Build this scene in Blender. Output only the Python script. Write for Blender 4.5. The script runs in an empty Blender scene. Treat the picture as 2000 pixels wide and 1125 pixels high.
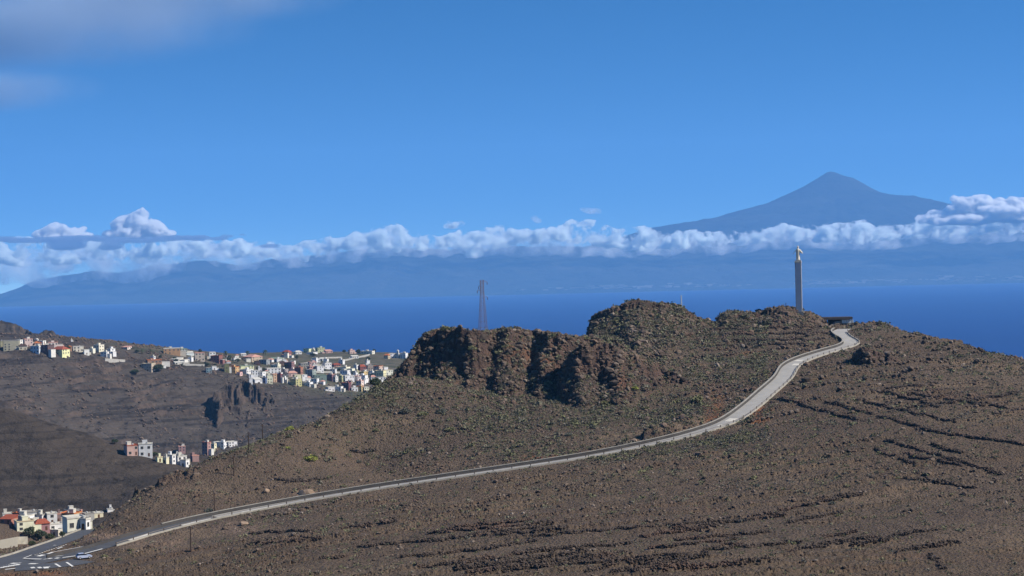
import bpy, bmesh, math, random
import numpy as np
from mathutils import Vector, Matrix, Quaternion
R = math.radians
scn = bpy.context.scene
COL = scn.collection
rng = np.random.default_rng(7)
random.seed(7)

# ------------------------------------------------------------------ camera, sky, sun, exposure
F, HC = 3270.0, 280.0                  # focal length in photo pixels, eye height above the sea
PITCH, ROLL = -math.atan(19.5 / F), R(-1.35)
CAMROT = Matrix.Rotation(math.pi / 2 + PITCH, 3, 'X') @ Matrix.Rotation(ROLL, 3, 'Z')
cam_d = bpy.data.cameras.new('camera'); cam = bpy.data.objects.new('camera', cam_d); COL.objects.link(cam)
cam_d.sensor_width = 36; cam_d.lens = 36 * F / 2000; cam_d.clip_start = 1; cam_d.clip_end = 300000
cam.matrix_world = Matrix.Translation((0, 0, HC)) @ CAMROT.to_4x4()
scn.camera = cam

SUN_EL, SUN_AZ = R(40), R(-15)          # azimuth from +X towards +Y
world = bpy.data.worlds.new('World'); scn.world = world; world.use_nodes = True
wn, wl = world.node_tree.nodes, world.node_tree.links
wn.clear()
wo = wn.new('ShaderNodeOutputWorld'); bg = wn.new('ShaderNodeBackground'); sky = wn.new('ShaderNodeTexSky')
sky.sky_type = 'NISHITA'; sky.sun_disc = False; sky.sun_elevation = SUN_EL; sky.sun_rotation = math.pi / 2 - SUN_AZ
sky.altitude = 300; sky.air_density = 1.0; sky.dust_density = 0.0; sky.ozone_density = 3.0
tc = wn.new('ShaderNodeTexCoord'); vm = wn.new('ShaderNodeVectorMath'); vm.operation = 'MULTIPLY_ADD'
vm.inputs[1].default_value = (1, 1, 2.9); vm.inputs[2].default_value = (0, 0, 0.085)
hs = wn.new('ShaderNodeHueSaturation'); hs.inputs['Saturation'].default_value = 1.36; hs.inputs['Value'].default_value = 1.0
wl.new(tc.outputs['Generated'], vm.inputs[0]); wl.new(vm.outputs[0], sky.inputs['Vector'])
wl.new(sky.outputs[0], hs.inputs['Color']); wl.new(hs.outputs[0], bg.inputs[0]); wl.new(bg.outputs[0], wo.inputs[0])
bg.inputs[1].default_value = 0.082

sun_d = bpy.data.lights.new('sun', 'SUN'); sun = bpy.data.objects.new('sun', sun_d); COL.objects.link(sun)
sun_d.energy = 4.9; sun_d.angle = R(0.5); sun_d.color = (1, 0.92, 0.82)
SDIR = Vector((math.cos(SUN_EL) * math.cos(SUN_AZ), math.cos(SUN_EL) * math.sin(SUN_AZ), math.sin(SUN_EL)))
sun.rotation_euler = SDIR.to_track_quat('Z', 'Y').to_euler(); sun.location = (0, 0, 900)
vs = scn.view_settings
vs.view_transform = 'Standard'; vs.look = 'None'; vs.gamma = 1; vs.exposure = 0.8; vs.use_curve_mapping = False
scn.cycles.use_denoising = True
scn.cycles.volume_bounces = 6; scn.cycles.max_bounces = 8; scn.cycles.diffuse_bounces = 3
scn.cycles.transparent_max_bounces = 16

# ------------------------------------------------------------------ helpers: pixels, noise, meshes
MR = np.array(CAMROT)
def unproj(px, py, d):
    """world point seen at photo pixel (px, py) at ground distance d (metres along +Y)"""
    px, py, d = np.broadcast_arrays(np.asarray(px, float), np.asarray(py, float), np.asarray(d, float))
    v = np.stack([(px - 1000) / F, (562.5 - py) / F, -np.ones_like(px)], -1) @ MR.T
    s = d / v[..., 1]
    return v[..., 0] * s, v[..., 1] * s, HC + v[..., 2] * s
def proj(X, Y, Z):
    p = np.stack([X, Y, Z - HC], -1) @ MR
    return 1000 + F * p[..., 0] / -p[..., 2], 562.5 - F * p[..., 1] / -p[..., 2]

def _hash(ix, iy, seed):
    h = (ix.astype(np.int64) * 374761393 + iy.astype(np.int64) * 668265263 + seed * 144269504) & 0xffffffff
    h = ((h ^ (h >> 13)) * 1274126177) & 0xffffffff
    h = ((h ^ (h >> 16)) * 2246822519) & 0xffffffff
    return (h ^ (h >> 15)) & 0xffffffff
def noise(x, y, seed=0):
    x = np.asarray(x, float); y = np.asarray(y, float)
    x, y = np.broadcast_arrays(x, y)
    ix, iy = np.floor(x), np.floor(y); fx, fy = x - ix, y - iy
    ux, uy = fx * fx * fx * (fx * (fx * 6 - 15) + 10), fy * fy * fy * (fy * (fy * 6 - 15) + 10)
    def g(dx, dy):
        a = _hash(ix + dx, iy + dy, seed) * (2 * math.pi / 4294967296.0)
        return np.cos(a) * (fx - dx) + np.sin(a) * (fy - dy)
    a, b, c, d = g(0, 0), g(1, 0), g(0, 1), g(1, 1)
    return 1.5 * ((a + (b - a) * ux) * (1 - uy) + (c + (d - c) * ux) * uy)
def fbm(x, y, o=4, seed=0, gain=.5):
    s, a = 0, 1
    for i in range(o):
        s = s + a * noise(x * 2 ** i + 17.3 * i, y * 2 ** i - 9.1 * i, seed + i); a *= gain
    return s
def ridged(x, y, o=4, seed=0, gain=.5):
    s, a, n = 0, 1, 0
    for i in range(o):
        s = s + a * (1 - np.abs(noise(x * 2 ** i + 5.7 * i, y * 2 ** i + 3.3 * i, seed + i)) * 1.6); n += a; a *= gain
    return s / n
def sstep(a, b, x):
    t = np.clip((x - a) / (b - a), 0, 1); return t * t * (3 - 2 * t)

class TPS:
    def __init__(self, pts, smooth=0.0):
        P = np.array(pts, float); self.c = P[:, :2] / 100; n = len(P)
        r2 = ((self.c[:, None] - self.c[None]) ** 2).sum(-1)
        K = np.where(r2 > 0, r2 * np.log(r2 + 1e-12), 0) + smooth * np.eye(n)
        Q = np.hstack([np.ones((n, 1)), self.c]); A = np.zeros((n + 3, n + 3))
        A[:n, :n] = K; A[:n, n:] = Q; A[n:, :n] = Q.T
        self.w = np.linalg.solve(A, np.concatenate([P[:, 2], [0, 0, 0]]))
    def __call__(self, X, Y):
        X = X / 100; Y = Y / 100; z = self.w[-3] + self.w[-2] * X + self.w[-1] * Y
        for (cx, cy), w in zip(self.c, self.w):
            r2 = (X - cx) ** 2 + (Y - cy) ** 2; z = z + w * r2 * np.log(r2 + 1e-12)
        return z

def np_mesh(name, V, Fc, smooth=True):
    """mesh from arrays; Fc is (n,3) or (n,4)"""
    me = bpy.data.meshes.new(name); V = np.asarray(V, np.float32); Fc = np.asarray(Fc, np.int32); k = Fc.shape[1]
    me.vertices.add(len(V)); me.vertices.foreach_set('co', V.ravel())
    me.loops.add(Fc.size); me.loops.foreach_set('vertex_index', Fc.ravel())
    me.polygons.add(len(Fc)); me.polygons.foreach_set('loop_start', np.arange(len(Fc), dtype=np.int32) * k)
    me.polygons.foreach_set('use_smooth', np.full(len(Fc), smooth)); me.update(calc_edges=True)
    return me
def attr(me, name, vals):
    a = me.attributes.new(name, 'FLOAT', 'POINT'); a.data.foreach_set('value', np.asarray(vals, np.float32).ravel())
def link(name, me, m=None, parent=None, loc=None):
    o = bpy.data.objects.new(name, me); COL.objects.link(o)
    if m is not None and me is not None and not len(me.materials): me.materials.append(m)
    if parent is not None: o.parent = parent
    if loc is not None: o.location = loc
    return o
def tag(o, label=None, cat=None, group=None, kind=None):
    if label: o['label'] = label
    if cat: o['category'] = cat
    if group: o['group'] = group
    if kind: o['kind'] = kind
    return o
def thing(name, label, cat, loc=(0, 0, 0), rz=0, group=None):
    o = bpy.data.objects.new(name, None); COL.objects.link(o); o.empty_display_size = .5
    o.location = loc; o.rotation_euler = (0, 0, rz); return tag(o, label, cat, group)
def struct(name, me, m, label=None): return tag(link(name, me, m), label, None, None, 'structure')

class MB:
    """collects boxes, bars and lathes and builds them as one mesh"""
    def __init__(s): s.v, s.f = [], []
    def add(s, V, Fs):
        n = len(s.v); s.v += [tuple(v) for v in V]; s.f += [[i + n for i in f] for f in Fs]; return s
    def box(s, x0, x1, y0, y1, z0, z1):
        V = [(x, y, z) for z in (z0, z1) for y in (y0, y1) for x in (x0, x1)]
        return s.add(V, [(0, 2, 3, 1), (4, 5, 7, 6), (0, 1, 5, 4), (2, 6, 7, 3), (0, 4, 6, 2), (1, 3, 7, 5)])
    def bar(s, a, b, r, n=6, r2=None):
        a, b = Vector(a), Vector(b); q = (b - a).to_track_quat('Z', 'Y'); r2 = r if r2 is None else r2
        V = [a + q @ Vector((r * math.cos(t), r * math.sin(t), 0)) for t in [2 * math.pi * i / n for i in range(n)]]
        V += [b + q @ Vector((r2 * math.cos(t), r2 * math.sin(t), 0)) for t in [2 * math.pi * i / n for i in range(n)]]
        Fs = [(i, (i + 1) % n, n + (i + 1) % n, n + i) for i in range(n)]
        return s.add(V, Fs + [list(range(n))[::-1], list(range(n, 2 * n))])
    def rings(s, rings):
        """rings: list of equal-length closed loops of points, bottom to top"""
        n = len(rings[0]); V = [p for r in rings for p in r]
        Fs = [(k * n + i, k * n + (i + 1) % n, (k + 1) * n + (i + 1) % n, (k + 1) * n + i) for k in range(len(rings) - 1) for i in range(n)]
        return s.add(V, Fs + [list(range(n))[::-1], [(len(rings) - 1) * n + i for i in range(n)]])
    def mesh(s, name, smooth=False):
        me = bpy.data.meshes.new(name); me.from_pydata(s.v, [], s.f); me.update()
        if smooth: me.polygons.foreach_set('use_smooth', np.full(len(me.polygons), True))
        return me
    def build(s, name, m, parent=None, smooth=False, loc=None): return link(name, s.mesh(name, smooth), m, parent, loc)

# ------------------------------------------------------------------ materials
def srgb(h):
    c = [int(h[i:i + 2], 16) / 255 for i in (0, 2, 4)]
    return tuple(x / 12.92 if x <= .04045 else ((x + .055) / 1.055) ** 2.4 for x in c) + (1,)
class NT:
    def __init__(s, name):
        s.m = bpy.data.materials.new(name); s.m.use_nodes = True; s.n = s.m.node_tree.nodes; s.l = s.m.node_tree.links
        s.b = s.n['Principled BSDF']; s.out = s.n['Material Output']; s.tc = s.n.new('ShaderNodeTexCoord').outputs['Object']
    def put(s, sock, v):
        if hasattr(v, 'is_linked'): s.l.new(v, sock)
        else: sock.default_value = v
    def noise(s, scale, detail=4, rough=.55, vec=None, dist=0):
        n = s.n.new('ShaderNodeTexNoise'); n.inputs['Scale'].default_value = scale; n.inputs['Detail'].default_value = detail
        n.inputs['Roughness'].default_value = rough; n.inputs['Distortion'].default_value = dist
        s.l.new(vec or s.tc, n.inputs['Vector']); return n.outputs['Fac']
    def voro(s, scale, vec=None, out='Distance'):
        n = s.n.new('ShaderNodeTexVoronoi'); n.inputs['Scale'].default_value = scale; s.l.new(vec or s.tc, n.inputs['Vector']); return n.outputs[out]
    def map(s, v, a, b, c=0., d=1.):
        n = s.n.new('ShaderNodeMapRange'); n.inputs[1].default_value, n.inputs[2].default_value = a, b
        n.inputs[3].default_value, n.inputs[4].default_value = c, d; s.l.new(v, n.inputs[0]); return n.outputs[0]
    def mix(s, f, a, b, mode='MIX'):
        n = s.n.new('ShaderNodeMix'); n.data_type = 'RGBA'; n.blend_type = mode
        s.put(n.inputs[0], f); s.put(n.inputs[6], a); s.put(n.inputs[7], b); return n.outputs[2]
    def math(s, op, a, b):
        n = s.n.new('ShaderNodeMath'); n.operation = op; s.put(n.inputs[0], a); s.put(n.inputs[1], b); return n.outputs[0]
    def scale(s, vec3):
        n = s.n.new('ShaderNodeVectorMath'); n.operation = 'MULTIPLY'; s.l.new(s.tc, n.inputs[0]); n.inputs[1].default_value = vec3; return n.outputs[0]
    def attr(s, name):
        n = s.n.new('ShaderNodeAttribute'); n.attribute_name = name; return n.outputs['Fac']
    def slope(s):
        g = s.n.new('ShaderNodeNewGeometry'); x = s.n.new('ShaderNodeSeparateXYZ'); s.l.new(g.outputs['Normal'], x.inputs[0]); return x.outputs[2]
    def bump(s, h, strength, dist):
        n = s.n.new('ShaderNodeBump'); n.inputs['Strength'].default_value = strength; n.inputs['Distance'].default_value = dist
        s.l.new(h, n.inputs['Height']); s.l.new(n.outputs[0], s.b.inputs['Normal'])
    def done(s, col, rough=.9, spec=.2):
        s.put(s.b.inputs['Base Color'], col); s.put(s.b.inputs['Roughness'], rough); s.b.inputs['Specular IOR Level'].default_value = spec
        return s.m
_pm = {}
def paint(h, var=.18, rough=.85, scale=.6, spec=.2):
    """weathered paint, plaster, concrete or metal of one colour"""
    k = (h, var, rough, scale)
    if k not in _pm:
        t = NT('paint_' + h); c = srgb(h); d = tuple(x * (1 - var * 1.6) for x in c[:3]) + (1,)
        f = t.map(t.noise(scale, 5, .6), .35, .7); st = t.map(t.noise(1.1, 3, .6, t.scale((1, 1, .15))), .5, .75)
        _pm[k] = t.done(t.mix(t.math('MULTIPLY', st, .35), t.mix(f, c, d), d), rough, spec)
    return _pm[k]
C4 = lambda r, g, b: (r, g, b, 1)

def ridge_material():
    t = NT('dry_volcanic_ground')
    big = t.map(t.noise(.018, 5, .6), .38, .62); mid = t.map(t.noise(.09, 5, .65), .38, .62); fine = t.map(t.noise(.9, 5, .7), .35, .68)
    soil = t.mix(big, C4(.108, .076, .053), C4(.142, .106, .073))
    soil = t.mix(t.math('MULTIPLY', t.map(t.noise(.035, 4, .6), .54, .70), .6), soil, C4(.118, .072, .050))          # rusty patches
    soil = t.mix(t.math('MULTIPLY', mid, .6), soil, C4(.084, .064, .046))
    soil = t.mix(t.math('MULTIPLY', t.attr('green'), .55), soil, C4(.052, .041, .033))
    veg = t.math('MULTIPLY', t.map(t.noise(.35, 6, .75), .50, .62), t.attr('green'))
    soil = t.mix(t.math('MULTIPLY', veg, .8), soil, C4(.074, .072, .040))
    soil = t.mix(t.math('MULTIPLY', t.map(t.noise(.011, 3, .55), .46, .62), .55), soil, C4(.088, .066, .051))
    soil = t.mix(t.math('MULTIPLY', t.map(t.noise(.022, 4, .6, t.scale((.6, 1.6, 1))), .55, .68), .6), soil, C4(.168, .124, .084))
    grit = t.map(t.voro(1.3), .18, .55)
    soil = t.mix(t.math('MULTIPLY', t.map(fine, .35, .9), .55), soil, C4(.040, .032, .028))
    soil = t.mix(t.math('MULTIPLY', t.map(t.noise(.55, 4, .8), .62, .75), .5), soil, C4(.19, .155, .125))
    rock = t.mix(t.map(t.noise(.14, 5, .65), .38, .66), C4(.046, .034, .029), C4(.100, .064, .049))
    rock = t.mix(t.map(t.noise(.7, 5, .7, t.scale((1.6, 1.6, .25))), .5, .66), rock, C4(.040, .031, .028))
    steep = t.map(t.slope(), .80, .55)
    col = t.mix(steep, soil, rock)
    col = t.mix(t.attr('bare'), col, t.mix(fine, C4(.185, .135, .10), C4(.15, .105, .078)))
    col = t.mix(t.attr('orange'), col, t.mix(mid, C4(.20, .092, .045), C4(.165, .075, .042)))
    h = t.math('ADD', t.math('MULTIPLY', t.noise(.8, 6, .7), 1.2), t.math('MULTIPLY', grit, .35))
    t.bump(h, .9, .9)
    return t.done(col, .95, .08)
def far_material(name, a, b, c, sc=1.0):
    t = NT(name)
    st = t.noise(.02 * sc, 6, .65, t.scale((.45, .45, 9)), .5)
    col = t.mix(t.map(t.noise(.006 * sc, 5, .6), .35, .65), a, b)
    col = t.mix(t.math('MULTIPLY', t.map(st, .5, .60), .85), col, c)
    col = t.mix(t.math('MULTIPLY', t.map(t.noise(.11 * sc, 5, .8), .54, .64), .75), col, tuple(x * .45 for x in c[:3]) + (1,))
    col = t.mix(t.math('MULTIPLY', t.map(t.noise(.05 * sc, 6, .8, t.scale((1, 1, 3))), .58, .66), .6), col, tuple(x * 1.7 for x in b[:3]) + (1,))
    col = t.mix(t.attr('green'), col, t.mix(t.map(t.noise(.03 * sc, 4, .7), .4, .6), C4(.05, .055, .03), C4(.11, .095, .07)))
    col = t.mix(t.map(t.slope(), .78, .55), col, t.mix(t.map(t.noise(.06 * sc, 5, .7), .4, .6), C4(.085, .064, .052), C4(.035, .029, .025)))
    t.bump(t.noise(.05 * sc, 7, .7), .8, 6 / sc)
    return t.done(col, .95, .05)
M_ridge = ridge_material()
M_hillB = far_material('smooth_brown_hill', C4(.042, .035, .030), C4(.054, .044, .036), C4(.030, .026, .023))
M_farC = far_material('grey_gorge_slope', C4(.047, .041, .036), C4(.070, .058, .049), C4(.022, .019, .018))
def stone_material():
    t = NT('basalt_stone'); n = t.attr('tone')
    col = t.mix(t.map(n, 0, .7), C4(.042, .034, .029), C4(.122, .093, .071)); col = t.mix(t.map(n, .86, 1), col, C4(.21, .175, .145))
    col = t.mix(t.map(t.noise(.06, 3, .6), .5, .7), col, C4(.105, .070, .053)); t.bump(t.noise(2.5, 4, .7), .6, .3); return t.done(col, .95, .08)
M_stone = stone_material()
def leaf_material(name, a, b, sc=.35, tone=None):
    t = NT(name); n = t.map(t.noise(sc, 4, .7), .3, .7); col = t.mix(n, a, b)
    if tone: col = t.mix(t.attr('tone'), col, tone)
    return t.done(col, .85, .1)
M_scrub = leaf_material('dry_scrub', C4(.098, .106, .052), C4(.150, .148, .082), .12, C4(.13, .12, .10))
M_scrub2 = leaf_material('grey_scrub', C4(.085, .092, .072), C4(.14, .14, .11), .5)
M_green = leaf_material('spurge_green', C4(.17, .19, .045), C4(.26, .27, .07), 1.2)
M_olive = leaf_material('spurge_olive', C4(.13, .135, .065), C4(.19, .185, .10), 1.2)
M_tree = leaf_material('tree_green', C4(.030, .045, .022), C4(.05, .065, .03), .6)
M_trunk = paint('4a3c30', .3)

# ------------------------------------------------------------------ terrain of the main ridge
ROAD = [(-60, 1117, 448), (40, 1103, 459), (110, 1093, 468), (170, 1077, 475), (230, 1058, 483), (300, 1039, 494), (400, 1014, 506), (550, 985, 518), (700, 959, 525), (880, 932, 530), (1050, 907, 535),
        (1180, 886, 540), (1290, 863, 546), (1370, 843, 553), (1425, 822, 562), (1465, 795, 578), (1500, 765, 600), (1530, 738, 622), (1545, 715, 642),
        (1575, 700, 660), (1620, 686, 680), (1655, 676, 693), (1662, 667, 703), (1646, 656, 716), (1640, 648, 728), (1650, 641, 742)]
RX, RY, RZ = unproj([p[0] for p in ROAD], [p[1] for p in ROAD], [p[2] for p in ROAD])
def catmull(P, n):
    P = np.array(P); P = np.vstack([2 * P[0] - P[1], P, 2 * P[-1] - P[-2]]); out = []
    for i in range(1, len(P) - 2):
        t = np.linspace(0, 1, n, endpoint=False)[:, None]; a, b, c, d = P[i - 1:i + 3]
        out.append(.5 * (2 * b + (c - a) * t + (2 * a - 5 * b + 4 * c - d) * t ** 2 + (3 * b - a - 3 * c + d) * t ** 3))
    return np.vstack(out + [P[-2:-1]])
def resample(P, step):
    s = np.concatenate([[0], np.cumsum(np.linalg.norm(np.diff(P[:, :2], axis=0), axis=1))]); q = np.arange(0, s[-1], step)
    return np.stack([np.interp(q, s, P[:, k]) for k in range(3)], 1)
RP = resample(catmull(np.stack([RX, RY, RZ], 1), 14), 2.0)
RP[:, 2] = np.convolve(np.pad(RP[:, 2], 6, 'edge'), np.ones(13) / 13, 'valid')
SIDE = [(-60, 1108, 462), (30, 1088, 478), (90, 1068, 500), (130, 1054, 520), (165, 1040, 545), (185, 1032, 566)]
SP = resample(catmull(np.stack(unproj(*[[p[k] for p in SIDE] for k in range(3)]), 1), 14), 2.0)

def path(P, step=2.0): return resample(catmull(np.stack(unproj(*[[p[k] for p in P] for k in range(3)]), 1), 14), step)
AP1 = path([(-60, 1111, 455), (0, 1103, 462), (50, 1094, 471), (90, 1086, 480), (118, 1080, 488)]); AP2 = path([(30, 1110, 450), (80, 1106, 452), (130, 1101, 457), (172, 1093, 463)])
CP = ROAD[::2] + SIDE + [
    (0, 1125, 435), (200, 1125, 425), (500, 1125, 385), (1000, 1125, 330), (1500, 1125, 305), (2000, 1125, 300), (-250, 1125, 440), (2300, 1125, 300),
    (500, 1060, 445), (1000, 1020, 415), (1500, 1000, 410), (1500, 900, 480), (1750, 1000, 400), (2000, 1000, 390), (1750, 850, 490), (2000, 850, 480),
    (1750, 750, 590), (2000, 770, 560), (1750, 690, 680), (2300, 780, 600), (2300, 900, 470), (1700, 634, 780), (1800, 661, 750), (1900, 681, 715), (2000, 705, 670), (2200, 755, 640),
    (700, 900, 570), (900, 850, 580), (900, 757, 637), (1030, 762, 634), (1150, 783, 610), (1150, 830, 580), (1300, 780, 611), (1300, 700, 680), (1450, 690, 690), (1450, 640, 742), (1300, 650, 730), (1150, 660, 712),
    (570, 838, 575), (400, 902, 552), (260, 975, 535), (170, 1030, 556), (450, 950, 535), (660, 800, 600), (750, 752, 628), (1620, 640, 755),
    (0, 1062, 700), (100, 1032, 860), (-200, 1050, 860)]
pts = list(zip(*unproj(*[[p[k] for p in CP] for k in range(3)])))
def behind(px, py, d, steps):
    x, y, z = (float(v) for v in unproj(px, py, d))
    for dd, dz in steps: pts.append(((x / y) * (d + dd), d + dd, z - dz))
for p in [(570, 838, 575), (400, 902, 552), (260, 975, 535), (660, 800, 600)]: behind(*p, [(45, 30), (130, 75), (300, 100)])
for p in [(1700, 634, 780), (1800, 661, 750), (1900, 681, 715), (2000, 705, 670), (2200, 755, 640), (1450, 640, 760), (1250, 640, 760)]: behind(*p, [(50, 14), (150, 70), (400, 190)])
for p in [(800, 740, 690), (950, 700, 700)]: behind(*p, [(0, 0), (80, 40), (250, 120)])
for u in (-.42, -.25, 0, .25, .42): pts.append((u * 230, 230, 226 if u > -.1 else 216))
tps = TPS(pts, .002)

def fan(us, ys):
    U, Y = np.meshgrid(us, ys); return U * Y, Y
def layer(X, Y, prof, d0, cliff, steep, talus, back, seed, wig=5.0, rib=1.5, turn=0.0):
    """rock outcrop whose crest is seen along prof at distance d0: steep face towards the viewer, talus below, gentle back"""
    pp = np.array(prof, float); x0, y0, z0 = unproj(pp[:, 0], pp[:, 1], d0)
    u = X / Y; full = np.full(X.shape, -1e3)
    sel = (u > x0[0] / d0) & (u < x0[-1] / d0) & (np.abs(Y - d0) < 420)
    if not sel.any(): return full
    X, Y, u = X[sel], Y[sel], u[sel]; zt = np.interp(u, x0 / d0, z0); s = u * d0
    gul = wig * fbm(s * .045, Y * .01, 3, seed) + rib * 2.2 * np.clip(ridged(s * .13, Y * .05, 3, seed + 5) - .62, -.3, .3) + rib * .35 * noise(s * .7, Y * .3, seed + 9)
    t = (d0 + gul + turn * (s - (x0[0] + x0[-1]) / 2)) - Y
    zt = zt + .8 * fbm(s * .12, Y * .12, 3, seed + 3)
    soft = sstep(-.28, .22, fbm(s * .028 + 3.3, 0 * s, 2, seed + 21)); steep = steep * (.5 + .62 * soft)
    w = cliff / steep * (.75 + .6 * np.clip(fbm(s * .05, 0 * s, 2, seed + 4), -.5, .6))
    e_ = np.minimum(u - x0[0] / d0, x0[-1] / d0 - u) * d0; zt = zt - 7 * (1 - sstep(0, 7, e_))
    zf = zt - np.where(t > 0, np.minimum(t, w) * steep + np.maximum(t - w, 0) * talus, -t * back)
    fm = sstep(-1, 1, t) * sstep(w + 3, w - 1, t)
    hgt = t * steep + 2.5 * fbm(s * .06, t * .06, 2, seed + 13)                     # height below the crest, warped
    fm = fm * (.45 + .55 * soft)
    led = hgt / 3.4; fr = led - np.floor(led)
    zf = zf + fm * (1.5 * (sstep(.15, .75, fr) - fr) * (.4 + np.abs(noise(s * .1, np.floor(led) * 3.1, seed + 14)) * 1.4)
                    + 2.4 * noise(s * .16 + .05 * hgt, hgt * .17, seed + 10) + 1.5 * np.round(2 * noise(s * .32 + .1 * hgt, hgt * .30, seed + 11)) / 2 + .9 * noise(s * .8, hgt * .7, seed + 12) + .5 * noise(s * 1.8, hgt * 1.6, seed + 15))
    full[sel] = zf; return full
L = [
    (([(690, 800), (735, 762), (760, 738), (785, 714), (805, 692), (820, 668), (832, 652), (855, 643), (885, 641), (905, 646), (960, 647), (1000, 643), (1015, 643), (1060, 651), (1140, 657), (1200, 668), (1260, 700)], 647, 20, 1.75, .62, .10, 31), dict(wig=17, rib=1.6, turn=.12)),
    (([(1070, 760), (1095, 722), (1112, 690), (1135, 671), (1160, 664), (1185, 668), (1215, 684), (1250, 697), (1290, 716), (1340, 745), (1390, 775), (1420, 795)], 628, 19, 1.8, .6, .16, 47), dict(wig=8, rib=1.5, turn=.1)),
    (([(1128, 668), (1143, 645), (1150, 627), (1165, 613), (1200, 600), (1222, 592), (1250, 589), (1275, 595), (1300, 592), (1330, 598), (1342, 608), (1360, 619), (1400, 632), (1440, 650)], 742, 3, .75, .34, .12, 63), dict(wig=8, rib=1.2)),
    (([(1380, 632), (1404, 616), (1425, 610), (1455, 612), (1470, 613), (1500, 605), (1522, 600), (1540, 597), (1556, 602), (1575, 607), (1592, 614), (1610, 625), (1640, 640)], 758, 3, .7, .33, .12, 71), dict(wig=5, rib=2)),
    (([(1655, 645), (1672, 634), (1700, 630), (1722, 630), (1740, 637), (1770, 650), (1800, 662)], 775, 3, .8, .3, .15, 83), dict(wig=4)),
    (([(1800, 672), (1822, 664), (1850, 667), (1885, 672), (1920, 684), (1950, 700)], 722, 2.5, .9, .3, .15, 97), dict(wig=4)),
    (([(1640, 722), (1662, 694), (1680, 682), (1692, 679), (1715, 686), (1740, 698), (1775, 716), (1800, 735)], 642, 7, 1.9, .45, .16, 103), dict(wig=5, rib=3)),
    (([(225, 1000), (262, 966), (300, 945), (340, 922), (380, 908), (420, 899)], 546, 4, 1.1, .3, .6, 113), dict(wig=4, rib=1.5)),
    (([(1225, 868), (1250, 842), (1290, 826), (1340, 812), (1385, 806), (1410, 815)], 556, 4, 1.6, .35, .1, 121), dict(wig=2, rib=2)),
]
def seg_dist(X, Y, P):
    """distance to polyline P, signed side, and its height, on a coarse-tested grid"""
    best = np.full(X.shape, 1e9); z = np.zeros(X.shape); side = np.zeros(X.shape)
    for a, b in zip(P[:-1], P[1:]):
        m = (Y > min(a[1], b[1]) - 16) & (Y < max(a[1], b[1]) + 16) & (X > min(a[0], b[0]) - 16) & (X < max(a[0], b[0]) + 16)
        if not m.any(): continue
        x, y = X[m], Y[m]; dx, dy = b[0] - a[0], b[1] - a[1]; l2 = dx * dx + dy * dy
        t = np.clip(((x - a[0]) * dx + (y - a[1]) * dy) / l2, 0, 1); ex, ey = x - a[0] - t * dx, y - a[1] - t * dy; d = np.hypot(ex, ey)
        o = best[m]; k = d < o; o[k] = d[k]; best[m] = o
        zz = z[m]; zz[k] = (a[2] + t * (b[2] - a[2]))[k]; z[m] = zz
        ss = side[m]; ss[k] = np.sign(dx * ey - dy * ex)[k]; side[m] = ss
    return best, side, z
HW = 3.1                                             # half the road's width
def ridge_height(X, Y):
    gy, gx = np.linspace(Y.min(), Y.max(), 260), np.linspace(X.min(), X.max(), 240)
    G = tps(*np.meshgrid(gx, gy))
    fi, fj = (Y - gy[0]) / (gy[1] - gy[0]), (X - gx[0]) / (gx[1] - gx[0])
    i, j = np.clip(fi.astype(int), 0, 258), np.clip(fj.astype(int), 0, 238); fi, fj = fi - i, fj - j
    z = (G[i, j] * (1 - fj) + G[i, j + 1] * fj) * (1 - fi) + (G[i + 1, j] * (1 - fj) + G[i + 1, j + 1] * fj) * fi
    near = HC - 1.8 - .26 * Y - .00002 * Y * Y
    z = np.where(Y < 320, np.maximum(np.where(Y < 250, np.minimum(z, 230), z), near), z)
    rock = np.zeros(X.shape)
    for a, k in L:
        zl = layer(X, Y, *a, **k); rock = np.maximum(rock, sstep(-.5, 2, zl - z)); z = np.maximum(z, zl)
    px = 1000 + F * X / Y
    z = z + .9 * fbm(X * .02, Y * .02, 3, 1) + .35 * fbm(X * .12, Y * .10, 4, 2) + .22 * (ridged(X * .5, Y * .45, 3, 3) - .6)
    # old field terraces: broken low steps
    tt = (Y - .22 * X + 9 * fbm(X * .012, Y * .012, 2, 21)) / 13.0; fr = tt - np.floor(tt)
    tm = sstep(.02, .3, fbm(X * .014, Y * .02, 3, 22) + .25 + .4 * sstep(.15, -.1, np.abs(X / Y - .02)) * (Y < 470)) * (rock < .2)
    tm = tm * np.where((Y < 520) | (px > 1330), 1, .55)
    z = z + tm * (1.15 * np.exp(-fr * 5) - .18) * (.6 + .8 * np.abs(noise(X * .2, Y * .05, 24)))
    wall = tm * np.exp(-((fr - .0) * 13) ** 2) + tm * np.exp(-((1 - fr) * 30) ** 2)
    dm, sd, zm = seg_dist(X, Y, RP)
    for P_, ex_ in ((SP, .4), (AP1, 3.5), (AP2, 1.5)):
        d2, sd2, zr2 = seg_dist(X, Y, P_); d2 = d2 - ex_; zm = np.where(d2 < dm, zr2, zm); dm = np.minimum(dm, d2)
    k = sstep(HW + 7.5, HW + .9, dm); z = z * (1 - k) + (zm - .12) * k
    return z, dict(rock=rock, wall=wall, road=dm, px=px)

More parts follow.
